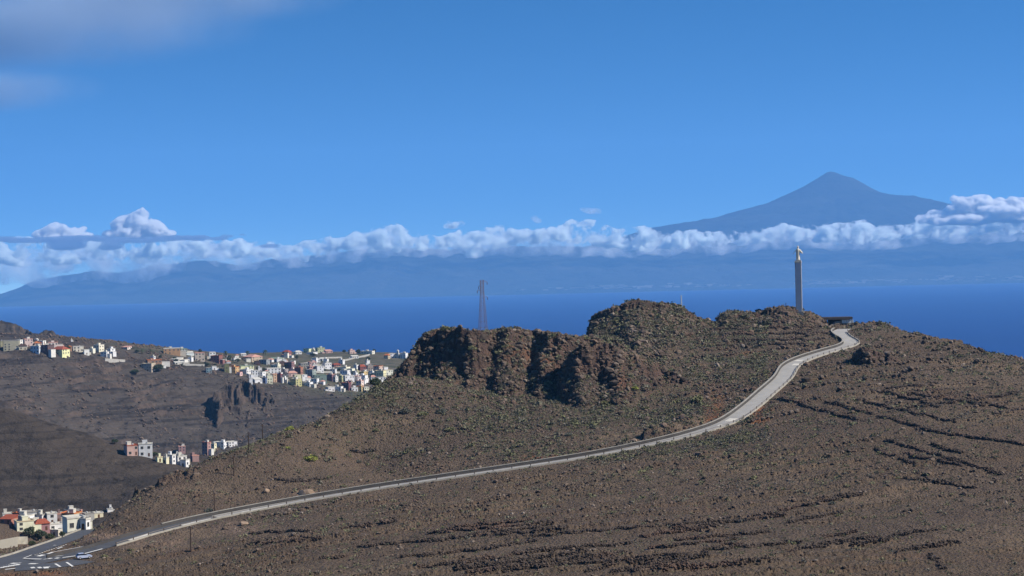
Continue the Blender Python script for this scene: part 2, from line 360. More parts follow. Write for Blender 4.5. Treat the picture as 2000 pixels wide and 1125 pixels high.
us = np.linspace(-.40, .40, 1560)
ys = np.concatenate([[2, 10, 25], np.arange(45, 270, 6.), np.arange(270, 595, .75), np.arange(595, 775, .32), np.arange(775, 830, .9), np.arange(830, 1500, 6.)])
GX, GY = fan(us, ys)
GZ, info = ridge_height(GX, GY)
def grid_faces(h, w):
    a = (np.arange(h - 1)[:, None] * w + np.arange(w - 1)[None]).ravel(); return np.stack([a, a + 1, a + w + 1, a + w], 1)
def terrain(name, X, Y, Z, m, attrs, label):
    me = np_mesh(name, np.stack([X, Y, Z], -1).reshape(-1, 3), grid_faces(*X.shape), True)
    for k, v in attrs.items(): attr(me, k, v)
    return struct(name, me, m, label)
GPX, GPY = proj(GX, GY, GZ)
def blob(px, py, rx, ry): return np.exp(-((GPX - px) / rx) ** 2 - ((GPY - py) / ry) ** 2)
green = np.clip(.25 + .9 * sstep(-.1, .4, fbm(GX * .02, GY * .02, 3, 51)) * ((GPY < 900) & (GPX < 1500)) + .8 * blob(950, 790, 260, 60) + .6 * blob(1230, 630, 120, 40), 0, 1)
rn = fbm(GX * .12, GY * .08, 3, 55)
orange = np.clip(np.maximum.reduce([1.3 * blob(1478, 808, 26, 20), blob(1395, 815, 22, 26) * .9, blob(1470, 690, 30, 8) * .4, blob(1075, 893, 60, 5), blob(1400, 780, 20, 22) * .5, blob(60, 1122, 60, 6), .5 * blob(1040, 695, 65, 45) * info['rock'], .4 * blob(880, 710, 40, 30) * info['rock'], .4 * blob(1215, 735, 30, 40) * info['rock']]) * (1.1 + rn) - .15, 0, 1)
bare = np.clip(np.maximum.reduce([blob(200, 1048, 90, 9), blob(480, 1032, 50, 14) * .8, blob(300, 1060, 70, 16) * .7, blob(600, 962, 30, 7), blob(1240, 690, 60, 12) * .5, blob(1375, 832, 26, 9) * .9]) * (1.1 + rn) - .1, 0, 1) * (info['road'] > HW)
ridge = terrain('hillside', GX, GY, GZ, M_ridge, dict(green=green, orange=orange, bare=bare), 'brown volcanic ridge with rocky bluffs and old terraces')

# ------------------------------------------------------------------ hills beyond the ridge
CB = [(-250, 760, 1120), (0, 792, 1080), (130, 836, 1065), (240, 872, 1050), (340, 906, 1040), (420, 935, 1030), (0, 1005, 960), (150, 1003, 960), (-250, 1005, 960), (0, 900, 1020), (130, 930, 1005),
      (0, 1040, 905), (150, 1035, 905), (300, 1010, 930), (-250, 1040, 905)]
pb = list(zip(*unproj(*[[p[k] for p in CB] for k in range(3)])))
for k, (px, dz) in enumerate([(-250, 0), (0, 0), (200, 0), (400, 0)]):
    u = (px - 1000) / F
    pb += [(u * 1110, 1110, (195, 190, 172, 155)[k]), (u * 1180, 1180, 160 - dz), (u * 1330, 1330, 110), (u * 1500, 1500, 85)]
tb = TPS(pb, .002)
BX, BY = fan(np.linspace(-.42, -.10, 420), np.arange(860, 1500, 2.2)); BZ = tb(BX, BY) + 2.2 * fbm(BX * .012, BY * .012, 4, 61) + .5 * fbm(BX * .1, BY * .1, 3, 62) - 1.5 * ridged(BX * .02 + BY * .012, BY * .004, 2, 63)
terrain('valley_hill', BX, BY, BZ, M_hillB, dict(green=np.zeros(BX.shape)), 'smooth brown hill above the valley village')

CC = [(-250, 690, 1850), (0, 697, 1850), (100, 698, 1870), (200, 706, 1900), (300, 727, 1930), (400, 738, 1950), (500, 752, 1980), (600, 763, 2000), (700, 772, 2030), (800, 780, 2050), (950, 790, 2100),
      (0, 662, 2150), (200, 683, 2350), (300, 695, 2500), (400, 692, 2650), (500, 691, 2700), (600, 688, 2720), (700, 689, 2730), (800, 691, 2740), (950, 690, 2750), (-250, 650, 2100),
      (300, 810, 1840), (0, 790, 1720), (500, 830, 1870), (650, 830, 1900), (300, 885, 1755), (450, 880, 1770), (150, 850, 1740), (600, 880, 1800), (340, 908, 1725), (-250, 790, 1720)]
pc = list(zip(*unproj(*[[p[k] for p in CC] for k in range(3)])))
for px in (-250, 0, 250, 500, 750, 1000):
    u = (px - 1000) / F; pc += [(u * 1600, 1600, 84), (u * 1450, 1450, 84), (u * 2950, 2950, 128), (u * 3300, 3300, 20), (u * 3600, 3600, -60)]
tcn = TPS(pc, .002)
CX, CY = fan(np.linspace(-.42, .05, 900), np.concatenate([np.arange(1450, 1700, 6), np.arange(1700, 2120, 1.0), np.arange(2120, 2800, 4), np.arange(2800, 3700, 15)]))
def c_height(X, Y):
    z = tcn(X, Y); px = 1000 + F * X / Y
    z = z + (2.5 * fbm(X * .008, Y * .008, 4, 71) + .8 * fbm(X * .05, Y * .05, 3, 72)) * np.where((Y > 2000), .35, 1.0)
    cl = layer(X, Y, [(400, 790), (415, 768), (430, 748), (442, 741), (452, 743), (462, 752), (475, 745), (500, 752), (515, 764), (545, 785)], 1925, 24, 1.5, 1.1, .2, 77, wig=30, rib=7, turn=.9)
    z = np.maximum(z, cl)
    z = np.maximum(z, layer(X, Y, [(-300, 600), (0, 625), (30, 632), (60, 648), (74, 652), (86, 645), (104, 646), (114, 658), (140, 668), (170, 676), (210, 690)], 2300, 8, .5, .25, .3, 79, wig=20, rib=3))
    # strata: faint benches along the gorge wall
    k = sstep(1990, 1900, Y); zz = z / 9.0 + .6 * fbm(X * .006, Y * .006, 3, 73); fr = zz - np.floor(zz)
    z = z + k * 6.5 * (sstep(.0, .35, fr) - fr) * sstep(-.1, .4, fbm(X * .012, z * .05, 3, 74) + .12) + k * (2.2 * fbm(X * .03, Y * .03, 4, 75) - 5 * ridged(X * .012, Y * .003, 3, 76))
    return z
CZ = c_height(CX, CY)
cpx = 1000 + F * CX / CY
cg = sstep(1960, 2060, CY) * (.85 + 0 * CX) * sstep(60, 260, cpx)
terrain('far_hillside', CX, CY, CZ, M_farC, dict(green=cg), 'grey gorge wall with the village plateau on top')

# which terrain a pixel sees
TERR = [(GX, GY, GZ, us, ys), (BX, BY, BZ, np.linspace(-.42, -.10, 420), np.arange(860, 1500, 2.2)), (CX, CY, CZ, np.linspace(-.42, .05, 900), CY[:, 0])]
def height_at(x, y):
    best = -1e3
    u = x / y
    for X, Y, Z, uu, yy in TERR:
        if not (yy[0] <= y < yy[-1] and uu[0] <= u < uu[-1]): continue
        i = int(np.searchsorted(yy, y, 'right')) - 1; fj = (u - uu[0]) / (uu[1] - uu[0]); j = int(fj); fj -= j; fi = (y - yy[i]) / (yy[i + 1] - yy[i])
        z = (Z[i, j] * (1 - fj) + Z[i, j + 1] * fj) * (1 - fi) + (Z[i + 1, j] * (1 - fj) + Z[i + 1, j + 1] * fj) * fi
        best = max(best, z)
    return best
def heights(X, Y):
    """vectorised, main ridge only"""
    i = np.clip(np.searchsorted(ys, Y, 'right') - 1, 0, len(ys) - 2); fj = (X / Y - us[0]) / (us[1] - us[0]); j = np.clip(fj.astype(int), 0, len(us) - 2); fj = fj - j
    fi = (Y - ys[i]) / (ys[i + 1] - ys[i])
    return (GZ[i, j] * (1 - fj) + GZ[i, j + 1] * fj) * (1 - fi) + (GZ[i + 1, j] * (1 - fj) + GZ[i + 1, j + 1] * fj) * fi, i, j
def hit(px, py, dmin=250, dmax=3400):
    d = dmin
    while d < dmax:
        x, y, z = (float(v) for v in unproj(px, py, d))
        if height_at(x, y) >= z: return Vector((x, y, height_at(x, y)))
        d += max(.5, d * .0012)
    if py < 1200: return hit(px, py + 1, dmin, dmax)          # just over the skyline: step down onto the ridge
    x, y, z = (float(v) for v in unproj(px, py, 2600)); return Vector((x, y, max(height_at(x, y), z)))



# ------------------------------------------------------------------ sea and the island across the strait
def sea_material():
    t = NT('deep_blue_sea'); n = t.noise(.004, 5, .6, t.scale((1, .25, 1)))
    st = t.map(t.noise(.0006, 4, .6, t.scale((.35, 1, 1))), .35, .65)
    col = t.mix(st, C4(.0008, .022, .125), C4(.0012, .027, .142)); col = t.mix(t.math('MULTIPLY', t.map(n, .4, .7), .3), col, C4(.0014, .019, .095))
    t.bump(t.noise(.03, 6, .7), .5, 3); return t.done(col, .5, .25)
SX, SY = np.meshgrid(np.linspace(-40000, 40000, 25), np.linspace(-2500, 28000, 18))
struct('sea', np_mesh('sea', np.stack([SX, SY, 0 * SX], -1).reshape(-1, 3), grid_faces(*SX.shape), False), sea_material(), 'deep blue open sea')
M_isle = far_material('distant_lava_slope', C4(.022, .028, .028), C4(.034, .036, .034), C4(.016, .021, .020), .03)
IX, IY = np.meshgrid(np.linspace(-26000, 26000, 620), np.concatenate([np.linspace(28050, 34000, 110), np.linspace(34100, 60000, 160)]))
def crest(prof, d):
    p = np.array(prof, float); x, y, z = unproj(p[:, 0], p[:, 1], d); return np.interp(IX / IY, x / d, z)
t1 = crest([(-600, 560), (-150, 590), (-40, 590), (10, 572), (60, 552), (120, 538), (180, 531), (230, 536), (270, 528), (310, 516), (345, 511), (400, 508), (440, 516), (475, 519), (520, 510), (600, 502), (700, 490), (722, 484), (760, 488), (900, 484), (1300, 480), (1700, 474), (2000, 470), (2600, 470)], 33000)
q = np.clip((IY - 28060) / (33000 - 28060), 0, None)
iz = t1 * np.where(q < 1, q ** .85, 1) + 120 * (ridged(IX * .0009, IY * .0004, 4, 201) - .6) * np.clip(q * 3, 0, 1) - 4
tp = [(500, 680), (900, 545), (1200, 468), (1270, 446), (1320, 437), (1360, 433), (1400, 424), (1440, 412), (1480, 402), (1500, 396), (1520, 387), (1545, 376), (1570, 364), (1590, 352), (1603, 344), (1613, 337), (1622, 334), (1632, 337), (1646, 343),
      (1665, 348), (1682, 357), (1700, 368), (1718, 377), (1740, 382), (1765, 384), (1790, 389), (1815, 393), (1840, 399), (1900, 415), (2000, 438), (2300, 500), (2800, 680)]
ax, ay, az = unproj([p_[0] for p_ in tp], [p_[1] for p_ in tp], 48000); pk = int(np.argmax(az)); XC = ax[pk]
dy = IY - 48000; rr_ = np.hypot(IX - XC, dy); sd_ = (IX - XC) / np.maximum(rr_, 1); an = np.arctan2(dy, IX - XC)
zl_ = np.interp(-rr_ + XC, ax, az); zr_ = np.interp(rr_ + XC, ax, az); t2 = zl_ + (zr_ - zl_) * sstep(-1, 1, sd_)
t2 = t2 + np.clip(rr_ / 3000, 0, 1) * np.clip(np.abs(dy) / 900, 0, 1) * (90 * (ridged(an * 9, rr_ * .00035, 4, 205) - .7) + 50 * fbm(IX * .0012, IY * .0012, 4, 207))
iz = np.where(IY < 29500, iz, np.maximum(iz * np.where(IY > 34000, np.clip(1 - (IY - 34000) / 40000, 0, 1), 1), t2))
me = np_mesh('distant_island', np.stack([IX, IY, iz], -1).reshape(-1, 3), grid_faces(*IX.shape), True); attr(me, 'green', np.zeros(IX.size))
struct('distant_volcano', me, M_isle, 'blue distant island rising to a pointed volcano')
def isle_z(x, y):
    jx = np.clip(np.searchsorted(IX[0], x) - 1, 0, IX.shape[1] - 2); iy = np.clip(np.searchsorted(IY[:, 0], y) - 1, 0, IX.shape[0] - 2); return iz[iy, jx]
mb = MB()
for (ax, bx, ay, by, n_) in [(1145, 1270, 557, 564, 60), (1290, 1500, 553, 561, 40), (1550, 1690, 546, 555, 50), (1830, 1995, 538, 552, 70), (1700, 1850, 545, 553, 20), (1010, 1140, 562, 568, 12)]:
    for _ in range(n_):
        px, py = random.uniform(ax, bx), random.uniform(ay, by); d = 28300
        while d < 33000:
            x, y, z = (float(v) for v in unproj(px, py, d))
            if isle_z(x, y) >= z: break
            d += 40
        w, h = random.uniform(15, 80), random.uniform(3, 12); mb.box(x - w, x + w, y - 60, y, z - 30, z + h)
tag(mb.build('distant_town', paint('8b8d8c', .1)), 'specks of white coastal towns on the distant island', 'town', None, 'stuff')

# ------------------------------------------------------------------ clouds
def ico_template(sub):
    bm = bmesh.new(); bmesh.ops.create_icosphere(bm, subdivisions=sub, radius=1); V = np.array([v.co[:] for v in bm.verts]); Fc = np.array([[v.index for v in f.verts] for f in bm.faces]); bm.free(); return V, Fc
ICO1, ICO2, ICO3 = ico_template(1), ico_template(2), ico_template(3)
def cloud_material(name, dens, colr=(1, 1, 1), an=.35, sc=0, lo=.4, hi=.6, step=1.0, fade=False):
    """vapour; sc > 0 makes its density uneven (per metre), fade lets it thin out towards the edge of its body"""
    m = bpy.data.materials.new(name); m.use_nodes = True; n = m.node_tree.nodes; n.remove(n['Principled BSDF']); l = m.node_tree.links
    v = n.new('ShaderNodeVolumePrincipled'); v.inputs['Color'].default_value = (*colr, 1); v.inputs['Density'].default_value = dens; v.inputs['Anisotropy'].default_value = an
    l.new(v.outputs[0], n['Material Output'].inputs['Volume'])
    if sc:
        tc_ = n.new('ShaderNodeTexCoord'); nz = n.new('ShaderNodeTexNoise'); nz.inputs['Scale'].default_value = sc; nz.inputs['Detail'].default_value = 4; nz.inputs['Roughness'].default_value = .6
        mr = n.new('ShaderNodeMapRange'); mr.interpolation_type = 'SMOOTHSTEP'; mr.inputs[1].default_value, mr.inputs[2].default_value, mr.inputs[4].default_value = lo, hi, dens
        l.new(tc_.outputs['Object'], nz.inputs['Vector']); l.new(nz.outputs['Fac'], mr.inputs[0]); out = mr.outputs[0]
        if fade:
            vm_ = n.new('ShaderNodeVectorMath'); vm_.operation = 'MULTIPLY_ADD'; vm_.inputs[1].default_value = (2, 2, 2); vm_.inputs[2].default_value = (-1, -1, -1); l.new(tc_.outputs['Generated'], vm_.inputs[0])
            ln = n.new('ShaderNodeVectorMath'); ln.operation = 'LENGTH'; l.new(vm_.outputs[0], ln.inputs[0])
            fr_ = n.new('ShaderNodeMapRange'); fr_.interpolation_type = 'SMOOTHSTEP'; fr_.inputs[1].default_value, fr_.inputs[2].default_value, fr_.inputs[3].default_value, fr_.inputs[4].default_value = 0, 1, 1, 0; l.new(ln.outputs['Value'], fr_.inputs[0])
            mu = n.new('ShaderNodeMath'); mu.operation = 'MULTIPLY'; l.new(out, mu.inputs[0]); l.new(fr_.outputs[0], mu.inputs[1]); out = mu.outputs[0]
        l.new(out, v.inputs['Density']); m.cycles.volume_step_rate = step
    return m
def cloud(name, puffs, d, voxel, m, thick=1.0, bumpy=.5, seed=0):
    """puffs: (px, py, rx, ry[, dd]) ellipsoids in photo pixels at distance d, merged into one lumpy body"""
    g = random.Random(seed); Vs, Fs, n = [], [], 0; V0, F0 = ICO3 if len(puffs) < 40 else ICO2
    for p in puffs:
        px, py, rx, ry = p[:4]; dd = d + (p[4] if len(p) > 4 else 0); x, y, z = (float(v) for v in unproj(px, py, dd)); k = dd / F
        Vs.append(V0 * np.array([rx * k, max(rx, ry) * k * thick, ry * k]) + np.array([x, y, z])); Fs.append(F0 + n); n += len(V0)
    V = np.vstack(Vs); c = V.mean(0); o = link(name, np_mesh(name, V - c, np.vstack(Fs)), m, None, c)
    r = o.modifiers.new('union', 'REMESH'); r.mode = 'VOXEL'; r.voxel_size = voxel
    if bumpy:
        for sc, st in ((5.5, 1.0), (2.2, .45)):
            tx = bpy.data.textures.new(name, 'CLOUDS'); tx.noise_scale = sc * voxel; tx.noise_depth = 3
            dm = o.modifiers.new('billow', 'DISPLACE'); dm.texture = tx; dm.texture_coords = 'GLOBAL'; dm.strength = bumpy * sc * voxel * st; dm.mid_level = .5
    return o
def jit(pts_, n, sx, sy, r, seed):
    g = random.Random(seed); out = []
    for px, py, rx, ry in pts_:
        out.append((px, py, rx, ry))
        for _ in range(n): out.append((px + g.uniform(-1, 1) * sx * rx, py + g.uniform(-1, .6) * sy * ry, rx * g.uniform(.25, r), ry * g.uniform(.25, r), g.uniform(-150, 150)))
    return out
def interp(lst, x): return float(np.interp(x, [p[0] for p in lst], [p[1] for p in lst]))
TOPS = [(-80, 462), (0, 478), (60, 474), (130, 470), (200, 478), (340, 480), (400, 475), (480, 478), (560, 484), (650, 470), (720, 464), (760, 455), (790, 457), (815, 470), (870, 462), (900, 458), (930, 474), (960, 456), (1000, 449), (1060, 452), (1100, 444), (1160, 447),
        (1200, 458), (1270, 460), (1340, 463), (1400, 458), (1450, 460), (1500, 453), (1560, 446), (1600, 449), (1650, 446), (1700, 445), (1750, 446), (1800, 439), (1850, 437), (1950, 434), (2000, 430), (2100, 430)]
BOTS = [(-80, 540), (0, 548), (60, 540), (130, 552), (160, 535), (200, 522), (290, 532), (310, 514), (400, 508), (470, 524), (560, 520), (620, 514), (700, 503), (800, 497), (950, 497), (1100, 497), (1300, 494), (1450, 489), (1600, 480), (1690, 484), (1800, 474), (1900, 470), (2100, 468)]
g = random.Random(3); band, veil = [], []
x = -80
while x < 2090:
    t, b = interp(TOPS, x), interp(BOTS, x); h = b - t; big = .5 + .5 * math.sin(x * .021 + 2 * math.sin(x * .007)); t -= 10 + 7 * g.random() * (g.random() < .3)
    r = (9 + 14 * big) * g.uniform(.7, 1.25); band.append((x, t + r * .8 + 9 * (1 - big), r * 1.25, r, g.uniform(-250, 250)))
    for _ in range(3):
        r = g.uniform(6, 15); band.append((x + g.uniform(-8, 8), t + g.uniform(.15, .62) * h + 6, r * 1.6, r * .85, g.uniform(-300, 300)))
    veil.append((x, (t + b) / 2 + h * .12 + 4, 26, h * .48 + 4, g.uniform(-100, 100)))
    x += g.uniform(8, 12)
for k in range(34): veil.append((g.uniform(-80, 330), g.uniform(505, 548), g.uniform(25, 60), g.uniform(10, 22), g.uniform(-100, 100)))
DCL = 30600
m_band, m_puff, m_veil = cloud_material('cloud_band_vapour',   .034, (.93, .99, 1), sc=.0036, lo=.51, hi=.67, step=.03), cloud_material('cumulus_vapour', .045, (.98, .995, 1), sc=.007, lo=.40, hi=.58, step=.25), cloud_material('veil_vapour', .0075, (.96, .99, 1), sc=.0020, lo=.38, hi=.68, step=.05)
tag(cloud('cloud_bank', band, DCL, 36, m_band, 1.2, .65, 1), 'long bank of white cumulus cloud below the volcano', 'clouds', None, 'stuff')
tag(cloud('cloud_veil', veil, DCL + 600, 70, m_veil, .5, .6, 2), 'pale misty underside of the cloud bank', 'clouds', None, 'stuff')
CLOUDS = [
    ('towering white cumulus with a domed top above the left of the bank', [(270, 436, 26, 24), (236, 440, 18, 20), (300, 448, 26, 20), (325, 457, 20, 10), (278, 422, 17, 15), (215, 457, 18, 9), (258, 455, 40, 14)], m_puff),
    ('low rounded cumulus heap left of the towering white cumulus', [(112, 450, 24, 15), (85, 457, 22, 11), (145, 456, 22, 12), (168, 460, 16, 8), (125, 465, 45, 10)], m_puff),
    ('bright cumulus rising at the right flank of the volcano', [(1885, 402, 28, 18), (1915, 394, 26, 16), (1945, 402, 28, 15), (1985, 400, 30, 16), (2030, 402, 34, 18), (1862, 412, 18, 12), (1840, 420, 16, 11), (1822, 418, 12, 8), (1800, 428, 14, 11), (1955, 412, 70, 12), (1900, 428, 60, 12), (1985, 424, 50, 12), (1840, 432, 30, 9)], m_puff),
    ('small flat-based white puff floating just above the middle of the bank', [(886, 439, 20, 7), (898, 437, 12, 6), (874, 441, 10, 5)], m_band),
    ('thin slanted cloud scrap high above the bank left of the volcano', [(1158, 412, 18, 6), (1142, 408, 12, 4), (1168, 414, 10, 6)], m_veil),
    ('tiny cloud tuft between the white puff and the slanted scrap', [(1044, 425, 9, 6), (1050, 431, 9, 4)], m_veil)]
for k, (lab, pf, m) in enumerate(CLOUDS):
    tag(cloud('cumulus_cloud' if k < 3 else 'cloud_puff', jit(pf, 7 if k < 3 else 3, .8, .8, .5, k), DCL - 700, 30, m, 1.0, .5, k), lab, 'cloud', 'single clouds over the strait')
m_dark = cloud_material('shaded_stratus_vapour', .006, (.40, .47, .60))  # the streak's shadowed look is put into a dark absorbing colour
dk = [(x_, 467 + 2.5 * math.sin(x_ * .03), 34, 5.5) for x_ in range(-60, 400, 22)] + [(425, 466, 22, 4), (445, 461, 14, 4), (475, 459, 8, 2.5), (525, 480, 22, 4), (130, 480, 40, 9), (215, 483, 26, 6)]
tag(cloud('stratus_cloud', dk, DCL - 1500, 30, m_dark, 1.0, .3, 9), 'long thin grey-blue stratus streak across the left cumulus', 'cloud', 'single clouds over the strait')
m_wisp = cloud_material('high_cloud_vapour', .0055, (.38, .46, .56), .0, sc=.00042, lo=.34, hi=.74, step=.5, fade=True)
for k, (lab, e_) in enumerate([('broad soft grey cloud bank in the upper left sky', (30, 62, 520, 88)), ('long faint grey cloud along the top edge of the sky at the left', (250, 8, 460, 60)), ('small grey cloud wisp beneath the broad soft cloud', (-10, 176, 240, 52))]):
    tag(cloud('high_cloud', [e_], 22600 + 2600 * k, 120, m_wisp, .35, 0, 20 + k), lab, 'cloud', 'grey clouds in the upper left sky')

# ------------------------------------------------------------------ haze over the strait
hz = MB().box(-45000, 45000, -3000, 28020, -90, 2500).build('haze', cloud_material('haze_air', 3.2e-5, (.195, .515, 1.0), 0.0))
tag(hz, 'pale blue sea haze', None, None, 'stuff')

#@@OBJ ------------------------------------------------------------ road, walls, markings
def frame2d(P):
    T = np.gradient(P[:, :2], axis=0); T /= np.linalg.norm(T, axis=1)[:, None]; return np.stack([-T[:, 1], T[:, 0]], 1)   # left-hand normal
def strip(P, offs, zs):
    """profile (offsets to the left, heights) swept along P"""
    N = frame2d(P); V = np.stack([np.concatenate([P[:, :2] + N * o, (P[:, 2] + z)[:, None]], 1) for o, z in zip(offs, zs)], 1)
    return V.reshape(-1, 3), grid_faces(len(P), len(offs))[:, ::-1]
def sweep(name, P, offs, zs, m, parent=None, closed=False):
    if closed: offs, zs = list(offs) + [offs[0]], list(zs) + [zs[0]]
    V, Fc = strip(P, offs, zs); return link(name, np_mesh(name, V, Fc, False), m, parent)
def road_mat(name, a, b, c):
    t = NT(name); col = t.mix(t.map(t.noise(.25, 6, .7), .35, .65), a, b); col = t.mix(t.math('MULTIPLY', t.map(t.noise(.05, 4, .6), .5, .7), .6), col, c)
    t.bump(t.noise(4, 4, .7), .3, .05); return t.done(col, .85, .2)
M_conc = road_mat('worn_concrete', C4(.29, .28, .255), C4(.235, .23, .215), C4(.33, .315, .285))
M_asph = road_mat('dark_asphalt', C4(.050, .053, .060), C4(.066, .069, .075), C4(.08, .08, .08))
M_mark = paint('c9c8c2', .12); M_wallst = road_mat('dark_masonry', C4(.045, .042, .040), C4(.066, .062, .058), C4(.032, .030, .029)); M_cop = paint('928e85', .2); M_kerb = paint('98948a', .2)
rpx = proj(RP[:, 0], RP[:, 1], RP[:, 2])[0]
ia = int(np.argmin(np.abs(rpx - 425)))
A_, B_ = RP[:ia + 1], RP[ia:]
struct('asphalt_road', sweep('t', A_, [HW, 0, -HW], [.02, .05, .02], None).data, M_asph, 'dark asphalt road at the junction')
struct('concrete_road', sweep('t', B_, [HW, 0, -HW], [.02, .05, .02], None).data, M_conc, 'pale concrete road winding up the ridge')
struct('side_road', sweep('t', SP, [3.6, 0, -3.2], [.006, .03, .006], None).data, M_asph, 'asphalt branch road leading down to the village')
def quad(pxs, z=.07):
    V = []
    for px, py in pxs:
        p = hit(px, py, 400, 800); V.append((p.x, p.y, p.z + .12 + z))
    return V
for o in [o for o in COL.objects if o.name.split('.')[0] == 't']: bpy.data.objects.remove(o)
ALLP = np.vstack([RP[:70], SP, AP1, AP2])
def on_plane(px, py):
    """pixel onto the gently sloping tarmac of the junction"""
    d = 380.0
    while d < 620:
        x, y, z = (float(v) for v in unproj(px, py, d)); w_ = 1 / (1 + (ALLP[:, 0] - x) ** 2 + (ALLP[:, 1] - y) ** 2) ** 1.5; zr = float((ALLP[:, 2] * w_).sum() / w_.sum())
        if zr >= z: return Vector((x, y, zr))
        d += .5
    return Vector((x, y, z))
V1, F1 = strip(AP1, [6.2, 0, -6.2], [.0, .018, .0]); V2, F2 = strip(AP2, [4.6, 0, -4.6], [.01, .035, .01])
struct('junction_surface', np_mesh('junction_surface', np.vstack([V1, V2]), np.vstack([F1, F2 + len(V1)]), False), M_asph, 'asphalt apron between the two roads')
mk = MB()
def mark_line(a, b, w):
    A, B = on_plane(*a), on_plane(*b); t = (B - A); t.z = 0; t.normalize(); n = Vector((-t.y, t.x, 0)) * w * (.6 + .9 * abs(t.x))
    mk.add([A - n + Vector((0, 0, .11)), A + n + Vector((0, 0, .11)), B + n + Vector((0, 0, .11)), B - n + Vector((0, 0, .11))], [(0, 3, 2, 1)])
for a, b, w in [((46, 1092), (90, 1093), .35), ((46, 1091), (62, 1085), .3), ((76, 1085.5), (84, 1086), .9), ((94, 1091.5), (101, 1091.8), .5), ((108, 1091), (115, 1091), .5), ((111, 1086), (120, 1086.3), .9), ((122, 1090), (150, 1086.5), .3), ((150, 1086.5), (200, 1073), .3),
                ((93, 1083), (104, 1079), .6), ((104, 1079), (175, 1066), .25), ((108, 1102), (118, 1108), .3), ((130, 1099), (142, 1107), .3), ((106, 1066), (108, 1065.5), .5), ((112, 1073), (122, 1069), .4), ((60, 1110.3), (68, 1109.5), .7), ((74, 1110), (81, 1109), .8), ((85, 1110), (95, 1109.5), .9),
                ((22, 1101), (72, 1102), .5), ((72, 1102), (96, 1108), .4), ((0, 1114), (30, 1111), .35)]: mark_line(a, b, w)
for k in range(7): mark_line((3 + 5 * k, 1110 - .9 * k), (11 + 5 * k, 1104.5 - .8 * k), .8)
for k in range(14): mark_line((68 + 4.6 * k, 1085 - 1.55 * k), (70 + 4.6 * k, 1084.3 - 1.55 * k), .35)
struct('road_markings', mk.mesh('road_markings'), M_mark, 'white lines and arrows painted at the junction')
N_ = frame2d(RP)
pm = MB()
for px_, off, ln, w in [(245, -1.5, 9, 1.8), (470, -1.2, 14, 1.2), (395, .3, 10, .35), (350, -1.4, 10, 1.6), (1424, 0, 4, 3.2), (1548, -1.2, 4, 3), (1560, .8, 4, 3), (1405, -.5, 3, 2)]:
    k = int(np.argmin(np.abs(rpx - px_))); k2 = min(k + max(1, int(ln / 2)), len(RP) - 1); V = []
    for kk in range(k, k2 + 1):
        for o_ in (off - w / 2, off + w / 2): V.append((*(RP[kk, :2] + N_[kk] * o_), RP[kk, 2] + .065))
    pm.add(V, [(2 * i, 2 * i + 2, 2 * i + 3, 2 * i + 1) for i in range(k2 - k)])
struct('road_patches', pm.mesh('road_patches'), paint('bdb9ae', .15), 'pale painted slow-down patches on the concrete road')
# stone parapet on the uphill side, with a pale coping; low kerb wall and posts on the downhill side
i0, i1 = int(np.argmin(np.abs(rpx - 108))), len(RP) - 3; ig = int(np.argmin(np.abs(rpx - 208)))
def parapet(name, label, P, side, h, w, off, posts, group):
    root = thing(name, label, 'wall', tuple(P[0]), 0, group); root_p = np.array(P[0])
    Q = P - root_p; a, b = sorted((side * off, side * (off + w)))
    sweep('wall', Q, [b, b, a, a], [-1.2, h, h, -1.2], M_wallst if h > .6 else M_kerb, root)
    if h > .8: sweep('coping', Q, [b + .08, b + .08, a - .08, a - .08], [h, h + .16, h + .16, h], M_cop, root, True)
    return root
parapet('stone_parapet', 'long dark stone parapet with a pale coping along the uphill edge of the concrete road', RP[ia - 8:i1], 1, .95, .45, HW + .15, 0, None)
parapet('low_parapet', 'short black stone parapet curving along the tongue of land at the junction', RP[i0:ia - 7], 1, .75, .4, HW + .15, 0, None)
rk = thing('guard_rail', 'pale low kerb wall with short posts along the downhill edge of the road', 'barrier', tuple(RP[ig]))
G0 = RP[ig:i1 - 4]; Q = G0 - G0[0]; NN = frame2d(G0)
sweep('kerb_wall', Q, [-HW - .1, -HW - .1, -HW - .5, -HW - .5], [-1.6, .38, .38, -1.6], M_kerb, rk)
sweep('rail', Q, [-HW - .24, -HW - .24, -HW - .36, -HW - .36], [.78, .93, .93, .78], paint('77706a', .2), rk, True)
post = MB().box(-.13, .13, -.13, .13, .38, 1.12).mesh('post'); post.materials.append(paint('5b5048', .2))
s_ = np.arange(0, len(G0), max(2, int(math.ceil(len(G0) / 98))))
for k in s_: link('post', post, None, rk, (*(Q[k, :2] - NN[k] * (HW + .3)), Q[k, 2]))
kb = thing('kerb_wall', 'pale roadside kerb wall between the village and the asphalt branch road', 'wall', tuple(SP[0])); QS = SP - SP[0]
sweep('wall', QS, [4.0, 4.0, 3.7, 3.7], [-1.2, .45, .45, -1.2], M_kerb, kb)

